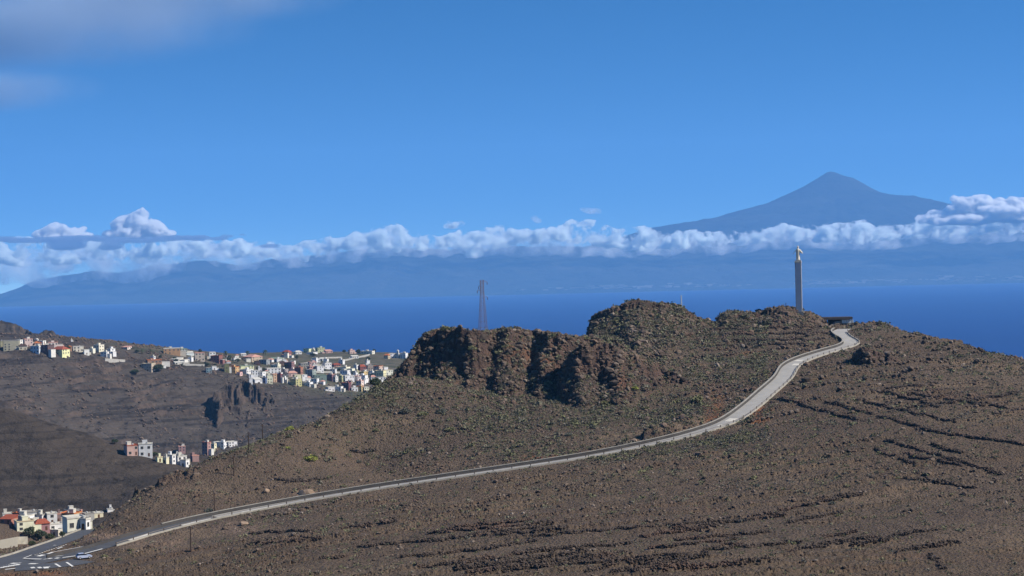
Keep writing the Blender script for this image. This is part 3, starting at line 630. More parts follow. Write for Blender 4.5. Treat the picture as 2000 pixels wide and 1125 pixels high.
#@@GRD ------------------------------------------------------------ loose stones and scrub on the ridge
def scatter(n, dens, ymin=285, ymax=800):
    """random ground points of the ridge kept with probability dens(index arrays)"""
    Y = np.sqrt(rng.uniform(ymin ** 2, ymax ** 2, n)); U = rng.uniform(-.345, .375, n); X = U * Y
    z, i, j = heights(X, Y); px, py = proj(X, Y, z)
    p = dens(i, j, X, Y, px, py)
    k = (rng.random(n) < p) & (info['road'][i, j] > HW + 1.0) & (py < 1150) & (px > -110) & (px < 2210)
    return X[k], Y[k], z[k], i[k], j[k], px[k], py[k]
slope = np.zeros(GZ.shape); slope[1:-1, 1:-1] = np.hypot((GZ[2:, 1:-1] - GZ[:-2, 1:-1]) / np.maximum(GY[2:, 1:-1] - GY[:-2, 1:-1], .1), (GZ[1:-1, 2:] - GZ[1:-1, :-2]) / np.maximum(GX[1:-1, 2:] - GX[1:-1, :-2], .05))
steepm = sstep(.6, 1.3, slope)
def dens_stone(i, j, X, Y, px, py):
    cl = sstep(.05, .75, fbm(X * .045, Y * .035, 4, 301) + .15)
    d = .06 + .34 * cl ** 2 + 1.0 * info['wall'][i, j] * (noise(X * .09, Y * .03, 303) > -.25) + .16 * info['rock'][i, j] * sstep(2.2, .6, slope[i, j])
    d = d + .3 * np.exp(-((px - 950) / 260) ** 2 - ((py - 800) / 50) ** 2) * (.4 + cl)
    junc = (px < 420) & (py > 985)
    return np.clip(d, 0, 1) * np.where(junc, .35, 1) * np.where(px > 1600, .75, 1)
X, Y, Z, i, j, px, py = scatter(420000, dens_stone)
n = len(X)
r = .09 + .095 * rng.gamma(1.5, 1.0, n); r = r * (1 + 1.0 * info['rock'][i, j] * rng.random(n) + .5 * info['wall'][i, j]); r = np.clip(r, .1, 1.5) * np.clip((Y / 520) ** 1.4, .42, 1.35)
# rows of dark stones left from old field walls
ROWS = [(490, 1043, 620, 1037), (480, 1065, 627, 1053), (666, 1034, 774, 1020), (837, 1043, 1080, 1022), (624, 1094, 678, 1088), (864, 1103, 1080, 1076), (909, 1122, 1077, 1104), (870, 1082, 1050, 1058), (1034, 1050, 1190, 1036), (1157, 1069, 1230, 1064), (1045, 1076, 1180, 1066),
        (1078, 1096, 1180, 1087), (1000, 1113, 1150, 1100), (1146, 1117, 1200, 1106), (1207, 1117, 1340, 1097), (1406, 1066, 1450, 1064), (557, 944, 636, 937), (540, 939, 600, 939), (690, 884, 735, 882), (1340, 645, 1600, 640), (1330, 655, 1620, 652), (1350, 666, 1610, 664), (1400, 677, 1590, 672), (1430, 632, 1540, 629),
        (1708, 878, 1790, 911), (1766, 934, 1905, 955), (1541, 1021, 1645, 1002), (1604, 1051, 1674, 1041), (1815, 1086, 1844, 1112), (1821, 869, 1879, 887), (700, 1070, 850, 1055), (1250, 1050, 1400, 1030), (1700, 765, 1830, 750), (1760, 800, 1990, 770)]
g = random.Random(5)
for k in range(8):                                                    # faint rows slanting across the right slope, and more in the lower middle
    xa, ya = g.uniform(1520, 1850), g.uniform(745, 900); l_ = g.uniform(110, 260); ROWS.append((xa, ya, xa + l_, ya + l_ * g.uniform(.12, .3)))
for k in range(22):
    xa, ya = g.uniform(780, 1380), g.uniform(1030, 1118); l_ = g.uniform(120, 300); ROWS.append((xa, ya, xa + l_, ya - l_ * g.uniform(.07, .14)))
for k in range(8):
    xa, ya = g.uniform(1500, 1750), g.uniform(960, 1100); l_ = g.uniform(60, 130); ROWS.append((xa, ya, xa + l_, ya - l_ * g.uniform(.1, .2)))
ex = []
for k, (xa, ya, xb, yb) in enumerate(ROWS):
    n_ = max(3, int((xb - xa) / 14)); P_ = np.array([tuple(hit(xa + (xb - xa) * q_ / n_, ya + (yb - ya) * q_ / n_ + 1.5 * math.sin(q_ * 1.9 + k), 290, 900)) for q_ in range(n_ + 1)])
    L_ = np.linalg.norm(np.diff(P_[:, :2], axis=0), axis=1).sum(); m_ = int(L_ / .065); q_ = rng.random(m_) * n_; a_ = np.clip(q_.astype(int), 0, n_ - 1)
    Q_ = P_[a_] + (P_[a_ + 1] - P_[a_]) * (q_ - a_)[:, None]; keep = fbm(q_ * .9, np.full(m_, 7.7 * k), 2, 401) > -.62; Q_ = Q_[keep] + rng.normal(0, .30, (keep.sum(), 3)) * [1, .8, 0]; ex.append(Q_)
ex = np.vstack(ex); zz, ei, ej = heights(ex[:, 0], ex[:, 1]); er = rng.uniform(.14, .40, len(ex)) * np.clip(ex[:, 1] / 450, .8, 1.4)
# broken blocks on the rock faces
Xb = np.sqrt(rng.uniform(590 ** 2, 790 ** 2, 160000)); Ub = rng.uniform(-.09, .26, 160000); zb_, bi, bj = heights(Ub * Xb, Xb)
kb_ = (rng.random(160000) < .30 * info['rock'][bi, bj] * sstep(.8, 1.7, slope[bi, bj]) * np.where(Xb > 690, .1, 1)) & (info['road'][bi, bj] > HW + 2)
bx, by, bz, br_ = (Ub * Xb)[kb_], Xb[kb_], zb_[kb_], np.clip(.2 + .28 * rng.gamma(1.3, 1, kb_.sum()), .2, 1.8)
print('rows', len(ex), 'blocks', len(bx))
X = np.concatenate([X, ex[:, 0], bx]); Y = np.concatenate([Y, ex[:, 1], by]); Z = np.concatenate([Z, zz + .6 * rng.random(len(ex)) ** 1.5, bz]); r = np.concatenate([r, er, br_]); n = len(X)
tone = np.concatenate([rng.random(n - len(ex) - len(bx)), rng.random(len(ex)) * .42, rng.random(len(bx)) * .85])
V0, F0 = ICO1
def rot_z(a): c, s_ = np.cos(a), np.sin(a); return c, s_
V = V0[None] * (.72 + .5 * rng.random((n, len(V0), 1))) * np.stack([rng.uniform(.75, 1.3, n), rng.uniform(.75, 1.3, n), rng.uniform(.55, .95, n)], 1)[:, None] * r[:, None, None]
c, s_ = rot_z(rng.uniform(0, 6.28, n)); V = np.stack([V[..., 0] * c[:, None] - V[..., 1] * s_[:, None], V[..., 0] * s_[:, None] + V[..., 1] * c[:, None], V[..., 2]], -1)
V = V + np.stack([X, Y, Z + r * .22], 1)[:, None]
me = np_mesh('loose_stones', V.reshape(-1, 3), (F0[None] + (np.arange(n) * len(V0))[:, None, None]).reshape(-1, 3), False); attr(me, 'tone', np.repeat(tone, len(V0)))
tag(link('loose_stones', me, M_stone), 'loose dark basalt stones strewn over the brown slopes', 'stones', None, 'stuff')
print('stones', n)
# rocks and bushes of the gorge wall
n = 26000; Yc = rng.uniform(1700, 2150, n); Uc = rng.uniform(-.33, .0, n); ii = np.clip(np.searchsorted(CY[:, 0], Yc) - 1, 0, CZ.shape[0] - 2); jj = np.clip(((Uc + .42) / .47 * 899).astype(int), 0, 898)
kc = rng.random(n) < .10 + .9 * sstep(.05, .6, fbm(Uc * 60, Yc * .02, 3, 501) + .1); Uc, Yc, ii, jj = Uc[kc], Yc[kc], ii[kc], jj[kc]; n = len(Yc)
rc_ = np.clip(.4 + .5 * rng.gamma(1.3, 1, n), .4, 3.0)
V = V0[None] * (.7 + .5 * rng.random((n, len(V0), 1))) * np.array([1, 1, .7]) * rc_[:, None, None] + np.stack([Uc * Yc, Yc, CZ[ii, jj] + .1 * rc_], 1)[:, None]
me = np_mesh('gorge_rocks', V.reshape(-1, 3), (F0[None] + (np.arange(n) * len(V0))[:, None, None]).reshape(-1, 3), False); attr(me, 'tone', np.repeat(rng.random(n) * .7, len(V0)))
tag(link('gorge_rocks', me, M_stone), 'rocks strewn over the grey gorge wall', 'rocks', None, 'stuff')
def dens_scrub(i, j, X, Y, px, py):
    cl = sstep(.0, .6, fbm(X * .05, Y * .04, 4, 311) + .1)
    g_ = green[i, j]; d = (.09 + 1.1 * g_ * (.3 + cl)) * (1 - .8 * steepm[i, j])
    up = (px < 1500) & (py < 900); d = d + .95 * info['rock'][i, j] * (slope[i, j] < 1.6) * (.45 + cl)
    d = d + .22 * np.exp(-((px - 1620) / 160) ** 2 - ((py - 900) / 80) ** 2)
    return np.clip(d * np.where(up, 1.0, .35), 0, 1) * np.where((px < 420) & (py > 985), .3, 1)
X, Y, Z, i, j, px, py = scatter(290000, dens_scrub)
n = len(X); r = np.clip(.16 + .22 * rng.gamma(1.3, 1.0, n), .16, 1.5) * np.clip(Y / 560, .6, 1.2); K = 24
a = rng.uniform(0, 6.28, (n, K)); e = np.arcsin(rng.uniform(.05, 1, (n, K))); rad = r[:, None] * rng.uniform(.55, 1.05, (n, K))
Cn = np.stack([np.cos(a) * np.cos(e) * rad, np.sin(a) * np.cos(e) * rad, np.sin(e) * rad * .85], -1) + np.stack([X, Y, Z - .03], 1)[:, None]
T = rng.normal(size=(n, K, 3, 3)); T /= np.linalg.norm(T, axis=-1, keepdims=True); V = Cn[:, :, None] + T * (r[:, None, None, None] * .42)
me = np_mesh('dry_scrub', V.reshape(-1, 3), np.arange(n * K * 3).reshape(-1, 3), False); attr(me, 'tone', np.repeat(rng.random(n) ** 1.5, K * 3))
tag(link('dry_scrub', me, M_scrub), 'low olive and grey scrub dotted over the ridge', 'scrub', None, 'stuff')
print('scrub', n)

# ------------------------------------------------------------------ shrubs, boulders and trees one can point at
def bush_mesh(name, n, seed, flat=.75, leaf=.16):
    g = np.random.default_rng(seed); lob = g.normal(size=(7, 3)); lob[:, 2] = np.abs(lob[:, 2]); lob /= np.linalg.norm(lob, axis=1)[:, None]
    d = g.normal(size=(n, 3)); d[:, 2] = np.abs(d[:, 2]); d /= np.linalg.norm(d, axis=1)[:, None]
    rad = (.62 + .38 * np.max(np.clip(d @ lob.T, 0, 1) ** 6, axis=1)) * g.uniform(.72, 1.0, n)
    C_ = d * rad[:, None] * np.array([1, 1, flat]); T = g.normal(size=(n, 3, 3)); T /= np.linalg.norm(T, axis=-1, keepdims=True)
    return np_mesh(name, (C_[:, None] + T * leaf * g.uniform(.6, 1.3, (n, 1, 1))).reshape(-1, 3), np.arange(n * 3).reshape(-1, 3), False)
bushes = [bush_mesh('shrub', 420, k, .7 + .1 * (k % 3)) for k in range(4)]
def tinted(me, m):
    c_ = me.copy(); c_.materials.append(m); return c_
BM = {k: [tinted(b, m) for b in bushes] for k, m in (('g', M_green), ('o', M_olive), ('s', M_scrub2))}
SHRUBS = [
    (608, 899, 34, 'g', 'bright yellow-green round shrub alone on the slope above the asphalt road'),
    (567, 838, 24, 'g', 'yellow-green shrub on the skyline edge right of the tallest thin poles'),
    (1361, 785, 32, 'o', 'large dull green shrub on the slope left of the road bend'), (826, 810, 24, 'o', 'pale green shrub in the middle of the row below the left end of the bluff'),
    (793, 806, 28, 's', 'grey-green shrub just left of the pale green shrub below the bluff'), (862, 806, 24, 's', 'grey shrub just right of the pale green shrub below the bluff'),
    (880, 842, 20, 'o', 'pale round shrub a little way down the slope below the grey shrub'), (733, 843, 17, 'o', 'small pale green shrub on the left part of the scrubby slope'),
    (675, 850, 16, 's', 'dark grey-green shrub near the left edge of the scrubby slope'), (1240, 762, 17, 'g', 'yellow-green shrub at the foot of the right rock knob'),
    (1262, 800, 18, 'o', 'olive shrub in the hollow between the right rock knob and the road'), (1180, 790, 20, 'o', 'low olive shrub on the scree under the right rock knob'),
    (1045, 745, 22, 'o', 'olive shrub in the gully between the two rock faces'), (922, 690, 24, 'o', 'pale olive shrub growing on a ledge high on the left rock face'),
    (1130, 755, 16, 's', 'grey shrub at the left foot of the right rock knob'), (1145, 668, 18, 'o', 'olive shrub on the flat top between the bluff and the back hill'),
    (1080, 660, 16, 'o', 'flat olive shrub on the rim of the bluff right of the lattice pylon'), (870, 645, 26, 'o', 'low olive scrub clump crowning the left shoulder of the bluff'),
    (1430, 882, 20, 's', 'dark green shrub just below the kerb wall in the bend'), (1015, 905, 16, 's', 'dark shrub just above the road near the orange scrape'), (1110, 850, 20, 's', 'grey shrub midway between the scrubby slope and the road'),
    (1160, 836, 18, 's', 'second grey shrub uphill of the grey shrub midway to the road'), (700, 905, 14, 's', 'small grey shrub right of the bright yellow-green round shrub'), (562, 876, 14, 'g', 'small yellow-green tuft between the skyline shrub and the bright round shrub'),
    (1320, 920, 18, 's', 'dark green shrub on the stony field under the road'), (1480, 950, 18, 's', 'dusky green shrub on the field right of the stone rows'), (1625, 985, 18, 's', 'dusky shrub on the smooth lower right slope'),
    (408, 1000, 20, 's', 'dark shrub at the foot of the pole beside the road'), (205, 1088, 18, 'o', 'dry olive bush beside the kerb at the junction'), (232, 1094, 14, 's', 'small grey bush beside the dry olive bush at the junction')]
for k, (px_, py_, w_, t_, lab) in enumerate(SHRUBS):
    p = hit(px_, py_, 300, 900); o = link('shrub', BM[t_][k % 4], None, None, p - Vector((0, 0, .1))); sc_ = w_ / 2 * p.y / F; o.scale = (sc_, sc_, sc_ * .95); o.rotation_euler.z = k * 1.3
    tag(o, lab, 'shrub', 'single shrubs on the ridge')
def rock_mesh(seed):
    g = np.random.default_rng(seed); V = ICO2[0].copy(); nn = np.zeros(len(V))
    for _ in range(7):
        d = g.normal(size=3); d /= np.linalg.norm(d); h = g.uniform(.45, .8); t = V @ d; V = V - np.clip(t - h, 0, None)[:, None] * d * .95
    V *= np.array([g.uniform(.9, 1.3), g.uniform(.8, 1.1), g.uniform(.6, .9)]); me = np_mesh('boulder', V, ICO2[1], False); attr(me, 'tone', np.full(len(V), g.uniform(.45, .7))); me.materials.append(M_stone); return me
rocks = [rock_mesh(900 + k) for k in range(4)]
pale = [r_.copy() for r_ in rocks[:2]]
for r_ in pale: r_.materials.clear(); r_.materials.append(paint('8d7a68', .25, .95, 1.5))
for k, (px_, py_, w_, pl, lab) in enumerate([
    (598, 966, 30, 1, 'big pale tan boulder beside the uphill edge of the road'), (520, 962, 16, 1, 'pale boulder left of the big tan boulder above the road'), (475, 1026, 20, 1, 'pale flat boulder below the road near the dark pole'),
    (438, 1034, 12, 0, 'small dark boulder among rubble below the road by the pole'), (1240, 862, 14, 1, 'upright pale rock slab in the road cutting'), (1325, 690, 14, 0, 'dark boulder on the flank behind the right rock knob'),
    (1690, 706, 16, 0, 'dark angular boulder in the outcrop right of the hairpin'), (1722, 708, 14, 0, 'second dark boulder further right in the outcrop by the hairpin'), (1540, 618, 12, 0, 'boulder on the front of the monument hill'),
    (1600, 985, 12, 0, 'lone dark boulder on the bare lower right slope'), (1765, 838, 10, 1, 'small pale boulder on the middle of the right slope')]):
    p = hit(px_, py_, 280, 900); sc_ = w_ / 2 * p.y / F; o = link('boulder', (pale if pl else rocks)[k % (2 if pl else 4)], None, None, p + Vector((0, 0, sc_ * .2))); o.scale = (sc_, sc_, sc_); o.rotation_euler.z = k * 2.1
    tag(o, lab, 'boulder', 'single boulders on the ridge')
crown_me = [bush_mesh('crown', 700, 50 + k, 1.0, .13) for k in range(3)]
def full_crown(me):
    """a ball-shaped crown: the half dome plus its mirrored lower half, flattened"""
    n = len(me.vertices); v = np.empty(n * 3, np.float32); me.vertices.foreach_get('co', v); v = v.reshape(-1, 3); w = v * np.array([1, 1, -.55], np.float32)
    return np_mesh('crown', np.vstack([v, w]), np.arange(2 * n).reshape(-1, 3), False)
crowns = [tinted(full_crown(m), M_tree) for m in crown_me]
trunk = MB().bar((0, 0, -1.5), (0, 0, .9), .075, 8, .045).bar((0, 0, .5), (.28, .1, 1.05), .04, 6, .02).bar((0, 0, .55), (-.25, -.12, 1.0), .04, 6, .02).mesh('trunk'); trunk.materials.append(M_trunk)
def palm_crown():
    mb = MB()
    for k in range(14):
        a = k * 2.4; el = .9 - .1 * k; pt = []
        for t_ in range(6):
            q_ = t_ / 5; rr = q_ * 1.0; pt.append(Vector((math.cos(a) * rr, math.sin(a) * rr, rr * el - 1.1 * rr * rr)))
        sd = Vector((-math.sin(a), math.cos(a), 0)) * .13
        for t_ in range(5):
            w0, w1 = (1 - abs(t_ / 5 - .4)) * 1.0, (1 - abs((t_ + 1) / 5 - .4)) * 1.0
            mb.add([pt[t_] - sd * w0 - Vector((0, 0, .06)), pt[t_], pt[t_ + 1], pt[t_ + 1] - sd * w1 - Vector((0, 0, .06))], [(0, 1, 2, 3)]); mb.add([pt[t_] + sd * w0 - Vector((0, 0, .06)), pt[t_], pt[t_ + 1], pt[t_ + 1] + sd * w1 - Vector((0, 0, .06))], [(3, 2, 1, 0)])
    m_ = mb.mesh('crown'); m_.materials.append(M_tree); return m_
PALM = palm_crown(); palm_trunk = MB().bar((0, 0, -1), (.03, 0, 1), .05, 8, .035).mesh('trunk'); palm_trunk.materials.append(M_trunk)
def tree(px_, base, top, w_, lab, palm=False, k=0, group='trees around the villages'):
    p = hit(px_, base, 450); u_ = p.y / F; H_ = (base - top) * u_; t = thing('palm_tree' if palm else 'tree', lab, 'tree', p, k * 1.7, group)
    if palm: a = link('trunk', palm_trunk, None, t); a.scale = (H_, H_, H_ * .8); c_ = link('crown', PALM, None, t, (.03 * H_, 0, H_ * .8)); c_.scale = (w_ * u_ / 2, w_ * u_ / 2, max(w_ * u_ / 2, H_ * .3))
    else:
        a = link('trunk', trunk, None, t); a.scale = (H_ * .8, H_ * .8, H_ * .55); c_ = link('crown', crowns[k % 3], None, t, (0, 0, H_ * .5)); c_.scale = (w_ * u_ / 2, w_ * u_ / 2, H_ * .52)
    return t
for k, a in enumerate([
    (733, 759, 737, 27, 'large dark dome-shaped tree at the right end of the plateau houses'), (441, 697, 684, 12, 'dark palm on the skyline above the orange house', True), (484, 694, 684, 13, 'dark wind-bent palm on the skyline left of the beige villa', True), (518, 694, 682, 13, 'tall palm on the skyline right of the beige villa', True),
    (294, 692, 680, 9, 'thin palm on the skyline left of the big orange house', True), (278, 692, 681, 9, 'smaller thin palm further left on the skyline', True), (391, 691, 681, 8, 'small dark tree on the skyline right of the pale sheds'), (268, 690, 683, 12, 'dark bush-like tree on the skyline beside the small pink-white house'),
    (309, 727, 712, 24, 'dark tree in front of the terracotta house group'), (263, 731, 721, 20, 'dark spreading tree left of the terracotta house group'), (134, 688, 675, 9, 'dark tree right of the long yellow house'), (700, 692, 682, 13, 'dark round tree on the skyline near the right end of the plateau'),
    (672, 690, 683, 9, 'small dark tree on the skyline left of the dark round one'), (731, 690, 681, 8, 'small pointed tree on the skyline near the church'), (448, 709, 693, 12, 'dark tree on the dark fields above the orange house'), (580, 703, 693, 8, 'small tree below the red-roofed house'), (463, 709, 700, 14, 'dark low tree left of the beige villa'), (612, 697, 690, 16, 'low tree in front of the yellow-green house on the rise'),
    (303, 892, 883, 14, 'green tree right of the grey three-storey house in the gorge'), (58, 1052, 1028, 26, 'leafy green tree behind the grey concrete wall in the lower village'), (78, 1056, 1036, 30, 'wide dark green tree in the gardens of the lower village'), (97, 1056, 1042, 22, 'low green tree right of the wide one in the gardens'), (122, 1050, 1037, 14, 'small tree in front of the long cream house'),
    (224, 868, 858, 16, 'dark tree on the gorge floor left of the coral house'), (62, 1068, 1056, 18, 'olive tree below the grey concrete wall')]): tree(*a[:5], palm=len(a) > 5, k=k)

#@@BLD ------------------------------------------------------------ houses
M_glass = paint('23282e', .1, .3, .6, .5)
_wm = {}
def win_mesh(kind, w, h):
    """window: frame with sill; pane is a mesh of its own"""
    k = (kind, round(w, 1), round(h, 1))
    if k not in _wm:
        w, h = k[1], k[2]; f = MB()
        if kind == 'frame':
            b = .09
            f.box(-w / 2 - b, -w / 2, -.07, .05, -b, h + b).box(w / 2, w / 2 + b, -.07, .05, -b, h + b).box(-w / 2, w / 2, -.07, .05, h, h + b).box(-w / 2, w / 2, -.12, .05, -b, 0).box(-.03, .03, -.06, .05, 0, h)
            me = f.mesh('window'); me.materials.append(paint('9d9a92', .1))
        elif kind == 'pane': me = f.box(-w / 2, w / 2, -.03, .05, 0, h).mesh('pane'); me.materials.append(M_glass)
        else:
            me = f.box(-w / 2, w / 2, -.05, .05, 0, h).box(-w / 2 + .1, -.06, -.075, -.05, .15, h - .25).box(.06, w / 2 - .1, -.075, -.05, .15, h - .25).mesh('door'); me.materials.append(paint('5a4030', .2))
        _wm[k] = me
    return _wm[k]
ROOFS = dict(r='8c4a36', o='a8673f', g='8e8b85', w='b9b7ae', p='b58a7c', d='4a3a34', c='b5a98e', n='6f7d6d')
def soften(h):
    c = [int(h[q_:q_ + 2], 16) for q_ in (0, 2, 4)]; m_ = sum(c) / 3; k_ = max(c) - min(c); f_ = .55 if k_ > 40 else .9
    return ''.join('%02x' % int(min(205, (m_ + (v - m_) * f_) * (1.16 if m_ > 150 else 1.0) + (14 if k_ > 40 else 0))) for v in c)
def house(x0, x1, y0, y1, wall, roof, lab, group, opts=''):
    """a house seen between photo pixels x0..x1 and y0..y1: walls, roof, windows and what stands on the roof"""
    g = random.Random(x0 * 131 + y1 * 17 + y0); wall = soften(wall); x0, x1 = x0 - .06 * (x1 - x0), x1 + .08 * (x1 - x0); p = hit((x0 + x1) / 2, y1, 560); u_ = p.y / F; W = (x1 - x0) * u_; H = (y1 - y0) * u_
    a = (-g.uniform(.2, .55) if g.random() < .45 else g.uniform(.25, .6)) if 'y' not in opts else -.75
    if 'f' in opts: a = .2
    if 'l' in opts: a = .55
    k = g.uniform(.75, 1.0) if W > 7 else 1.0; w = W / (math.cos(a) + k * math.sin(abs(a))); dp = k * w
    rh = 0 if roof[0] == 'f' else min(H * .36, w * .32); wh = H - rh
    if roof[0] == 'f': wh = H - .35
    wh = max(wh, 1.6)
    off = Vector((math.sin(a), -math.cos(a), 0)) * (-dp / 2 - .3) 
    t = thing('house', lab, 'house', p + Vector((0, dp * .5, 0)), a, group); sill = -4.0
    MB().box(-w / 2, w / 2, -dp / 2, dp / 2, sill, wh).build('wall', paint(wall, .14, .85, .35), t)
    rc = ROOFS[roof[1]]; e = .18; big = W / u_ > 17
    if roof[0] == 'f':
        mb = MB().box(-w / 2 - e, w / 2 + e, -dp / 2 - e, dp / 2 + e, wh, wh + .12)
        for q_ in ((-w / 2 - e, w / 2 + e, -dp / 2 - e, -dp / 2 + .1), (-w / 2 - e, w / 2 + e, dp / 2 - .1, dp / 2 + e), (-w / 2 - e, -w / 2 + .1, -dp / 2 + .1, dp / 2 - .1), (w / 2 - .1, w / 2 + e, -dp / 2 + .1, dp / 2 - .1)): mb.box(*q_, wh + .12, wh + .55)
        rf = mb.build('roof', paint(rc, .15, .85, .5), t)
        if g.random() < .6 or 's' in opts:
            sw = min(3.2, w * .35); MB().box(-sw / 2, sw / 2, -sw / 2, sw / 2, wh + .1, wh + 2.2).box(-sw / 2 - .12, sw / 2 + .12, -sw / 2 - .12, sw / 2 + .12, wh + 2.2, wh + 2.35).build('stair_tower', paint(g.choice(['b9b7ae', wall]), .14), rf, loc=(g.uniform(-.25, .25) * w, g.uniform(0, .25) * dp, 0))
        if g.random() < .4: MB().bar((0, 0, 0), (0, 0, 1.1), .55, 10).bar((0, 0, 1.1), (0, 0, 1.3), .55, 10, .15).build('water_tank', paint('9a9c9c', .1), rf, loc=(g.uniform(-.3, .3) * w, -.2 * dp, wh + .12))
    elif roof[0] == 't':
        e = .45; r1 = w * .28 if w > dp else 0.02; mb = MB()
        V = [(-w / 2 - e, -dp / 2 - e, wh), (w / 2 + e, -dp / 2 - e, wh), (w / 2 + e, dp / 2 + e, wh), (-w / 2 - e, dp / 2 + e, wh), (-r1, 0, wh + rh), (r1, 0, wh + rh), (-w / 2 - e, -dp / 2 - e, wh - .2), (w / 2 + e, -dp / 2 - e, wh - .2), (w / 2 + e, dp / 2 + e, wh - .2), (-w / 2 - e, dp / 2 + e, wh - .2)]
        mb.add(V, [(0, 1, 5, 4), (1, 2, 5), (2, 3, 4, 5), (3, 0, 4), (6, 7, 1, 0), (7, 8, 2, 1), (8, 9, 3, 2), (9, 6, 0, 3), (9, 8, 7, 6)])
        rf = mb.build('roof', paint(rc, .25, .9, 1.2), t)
        if big: MB().box(-.35, .35, -.35, .35, 0, 1.3).box(-.45, .45, -.45, .45, 1.3, 1.45).build('chimney', paint(wall, .15), rf, loc=(w * .2, dp * .12, wh + rh * .35))
    else:                                                              # shed or gable roof
        e = .3; z0, z1 = (wh, wh + rh) if roof[0] == 's' else (wh, wh)
        mb = MB()
        if roof[0] == 's': V = [(-w / 2 - e, -dp / 2 - e, wh), (w / 2 + e, -dp / 2 - e, wh), (w / 2 + e, dp / 2 + e, wh + rh), (-w / 2 - e, dp / 2 + e, wh + rh)]
        else: V = None
        if V: mb.add(V + [(x, y, z - .2) for x, y, z in V], [(0, 1, 2, 3), (7, 6, 5, 4), (0, 4, 5, 1), (1, 5, 6, 2), (2, 6, 7, 3), (3, 7, 4, 0)]).add([(-w / 2, dp / 2, wh - .1), (w / 2, dp / 2, wh - .1), (w / 2, dp / 2, wh + rh - .1), (-w / 2, dp / 2, wh + rh - .1), (w / 2, -dp / 2, wh - .1), (-w / 2, -dp / 2, wh - .1)], [(0, 1, 2, 3), (1, 4, 2), (0, 3, 5)])
        else: mb.add([(-w / 2 - e, -dp / 2 - e, wh), (w / 2 + e, -dp / 2 - e, wh), (w / 2 + e, dp / 2 + e, wh), (-w / 2 - e, dp / 2 + e, wh), (-w / 2 - e, 0, wh + rh), (w / 2 + e, 0, wh + rh)], [(0, 1, 5, 4), (2, 3, 4, 5), (1, 2, 5), (3, 0, 4), (3, 2, 1, 0)])
        mb.build('roof', paint(rc, .2, .9, 1.0), t)
    if 'x' not in opts and g.random() < .6:
        aw, ah, sd = w * g.uniform(.3, .6), wh * g.uniform(.35, .65), g.choice((-1, 1)); xc = sd * (w / 2 + aw / 2 - .05); yo = g.uniform(-.12, .2) * dp
        an_ = MB().box(xc - aw / 2, xc + aw / 2, yo - dp * .36, yo + dp * .34, sill, ah).build('annex', paint(g.choice([wall, 'c4c2bb', 'b3aea2', 'c4c2bb']), .14), t)
        MB().box(xc - aw / 2 - .12, xc + aw / 2 + .12, yo - dp * .36 - .12, yo + dp * .34 + .12, ah, ah + .4).build('annex_roof', paint('a9a69d', .15), an_)
    # windows and door
    fl = max(1, int(round(wh / 3.1))); sp = wh / fl; hh = min(1.5, sp * .5)
    if W / u_ < 8 or 'x' in opts: return t
    nf = max(1, min(4, int(w / 3.0))); ns = max(1, min(3, int(dp / 3.4))); cap = 14 if big else 6; cnt = 0
    ww = min(1.5, w / nf * .42); detail = W / u_ > 22
    for f_ in range(fl):
        for side, cn, ln in ((0, nf, w), (1, ns, dp)):
            for c_ in range(cn):
                if cnt >= cap or g.random() < .18: continue
                q_ = (c_ + .5) / cn * ln - ln / 2; zb = f_ * sp + sp * .3
                if f_ == 0 and side == 0 and c_ == nf // 2:
                    o = link('door', win_mesh('door', 1.1, min(2.1, sp * .75)), None, t, (q_, -dp / 2, .05)); cnt += 1; continue
                o = link('window', win_mesh('frame' if detail else 'pane', ww, hh), None, t, (q_, -dp / 2, zb) if side == 0 else (w / 2, q_, zb))
                if side: o.rotation_euler.z = math.pi / 2
                if detail: link('pane', win_mesh('pane', ww, hh), None, o)
                cnt += 1
    return t
GL, GP, GG, GV = 'houses on the left hill', 'houses on the village plateau', 'houses on the gorge floor', 'houses in the lower village'
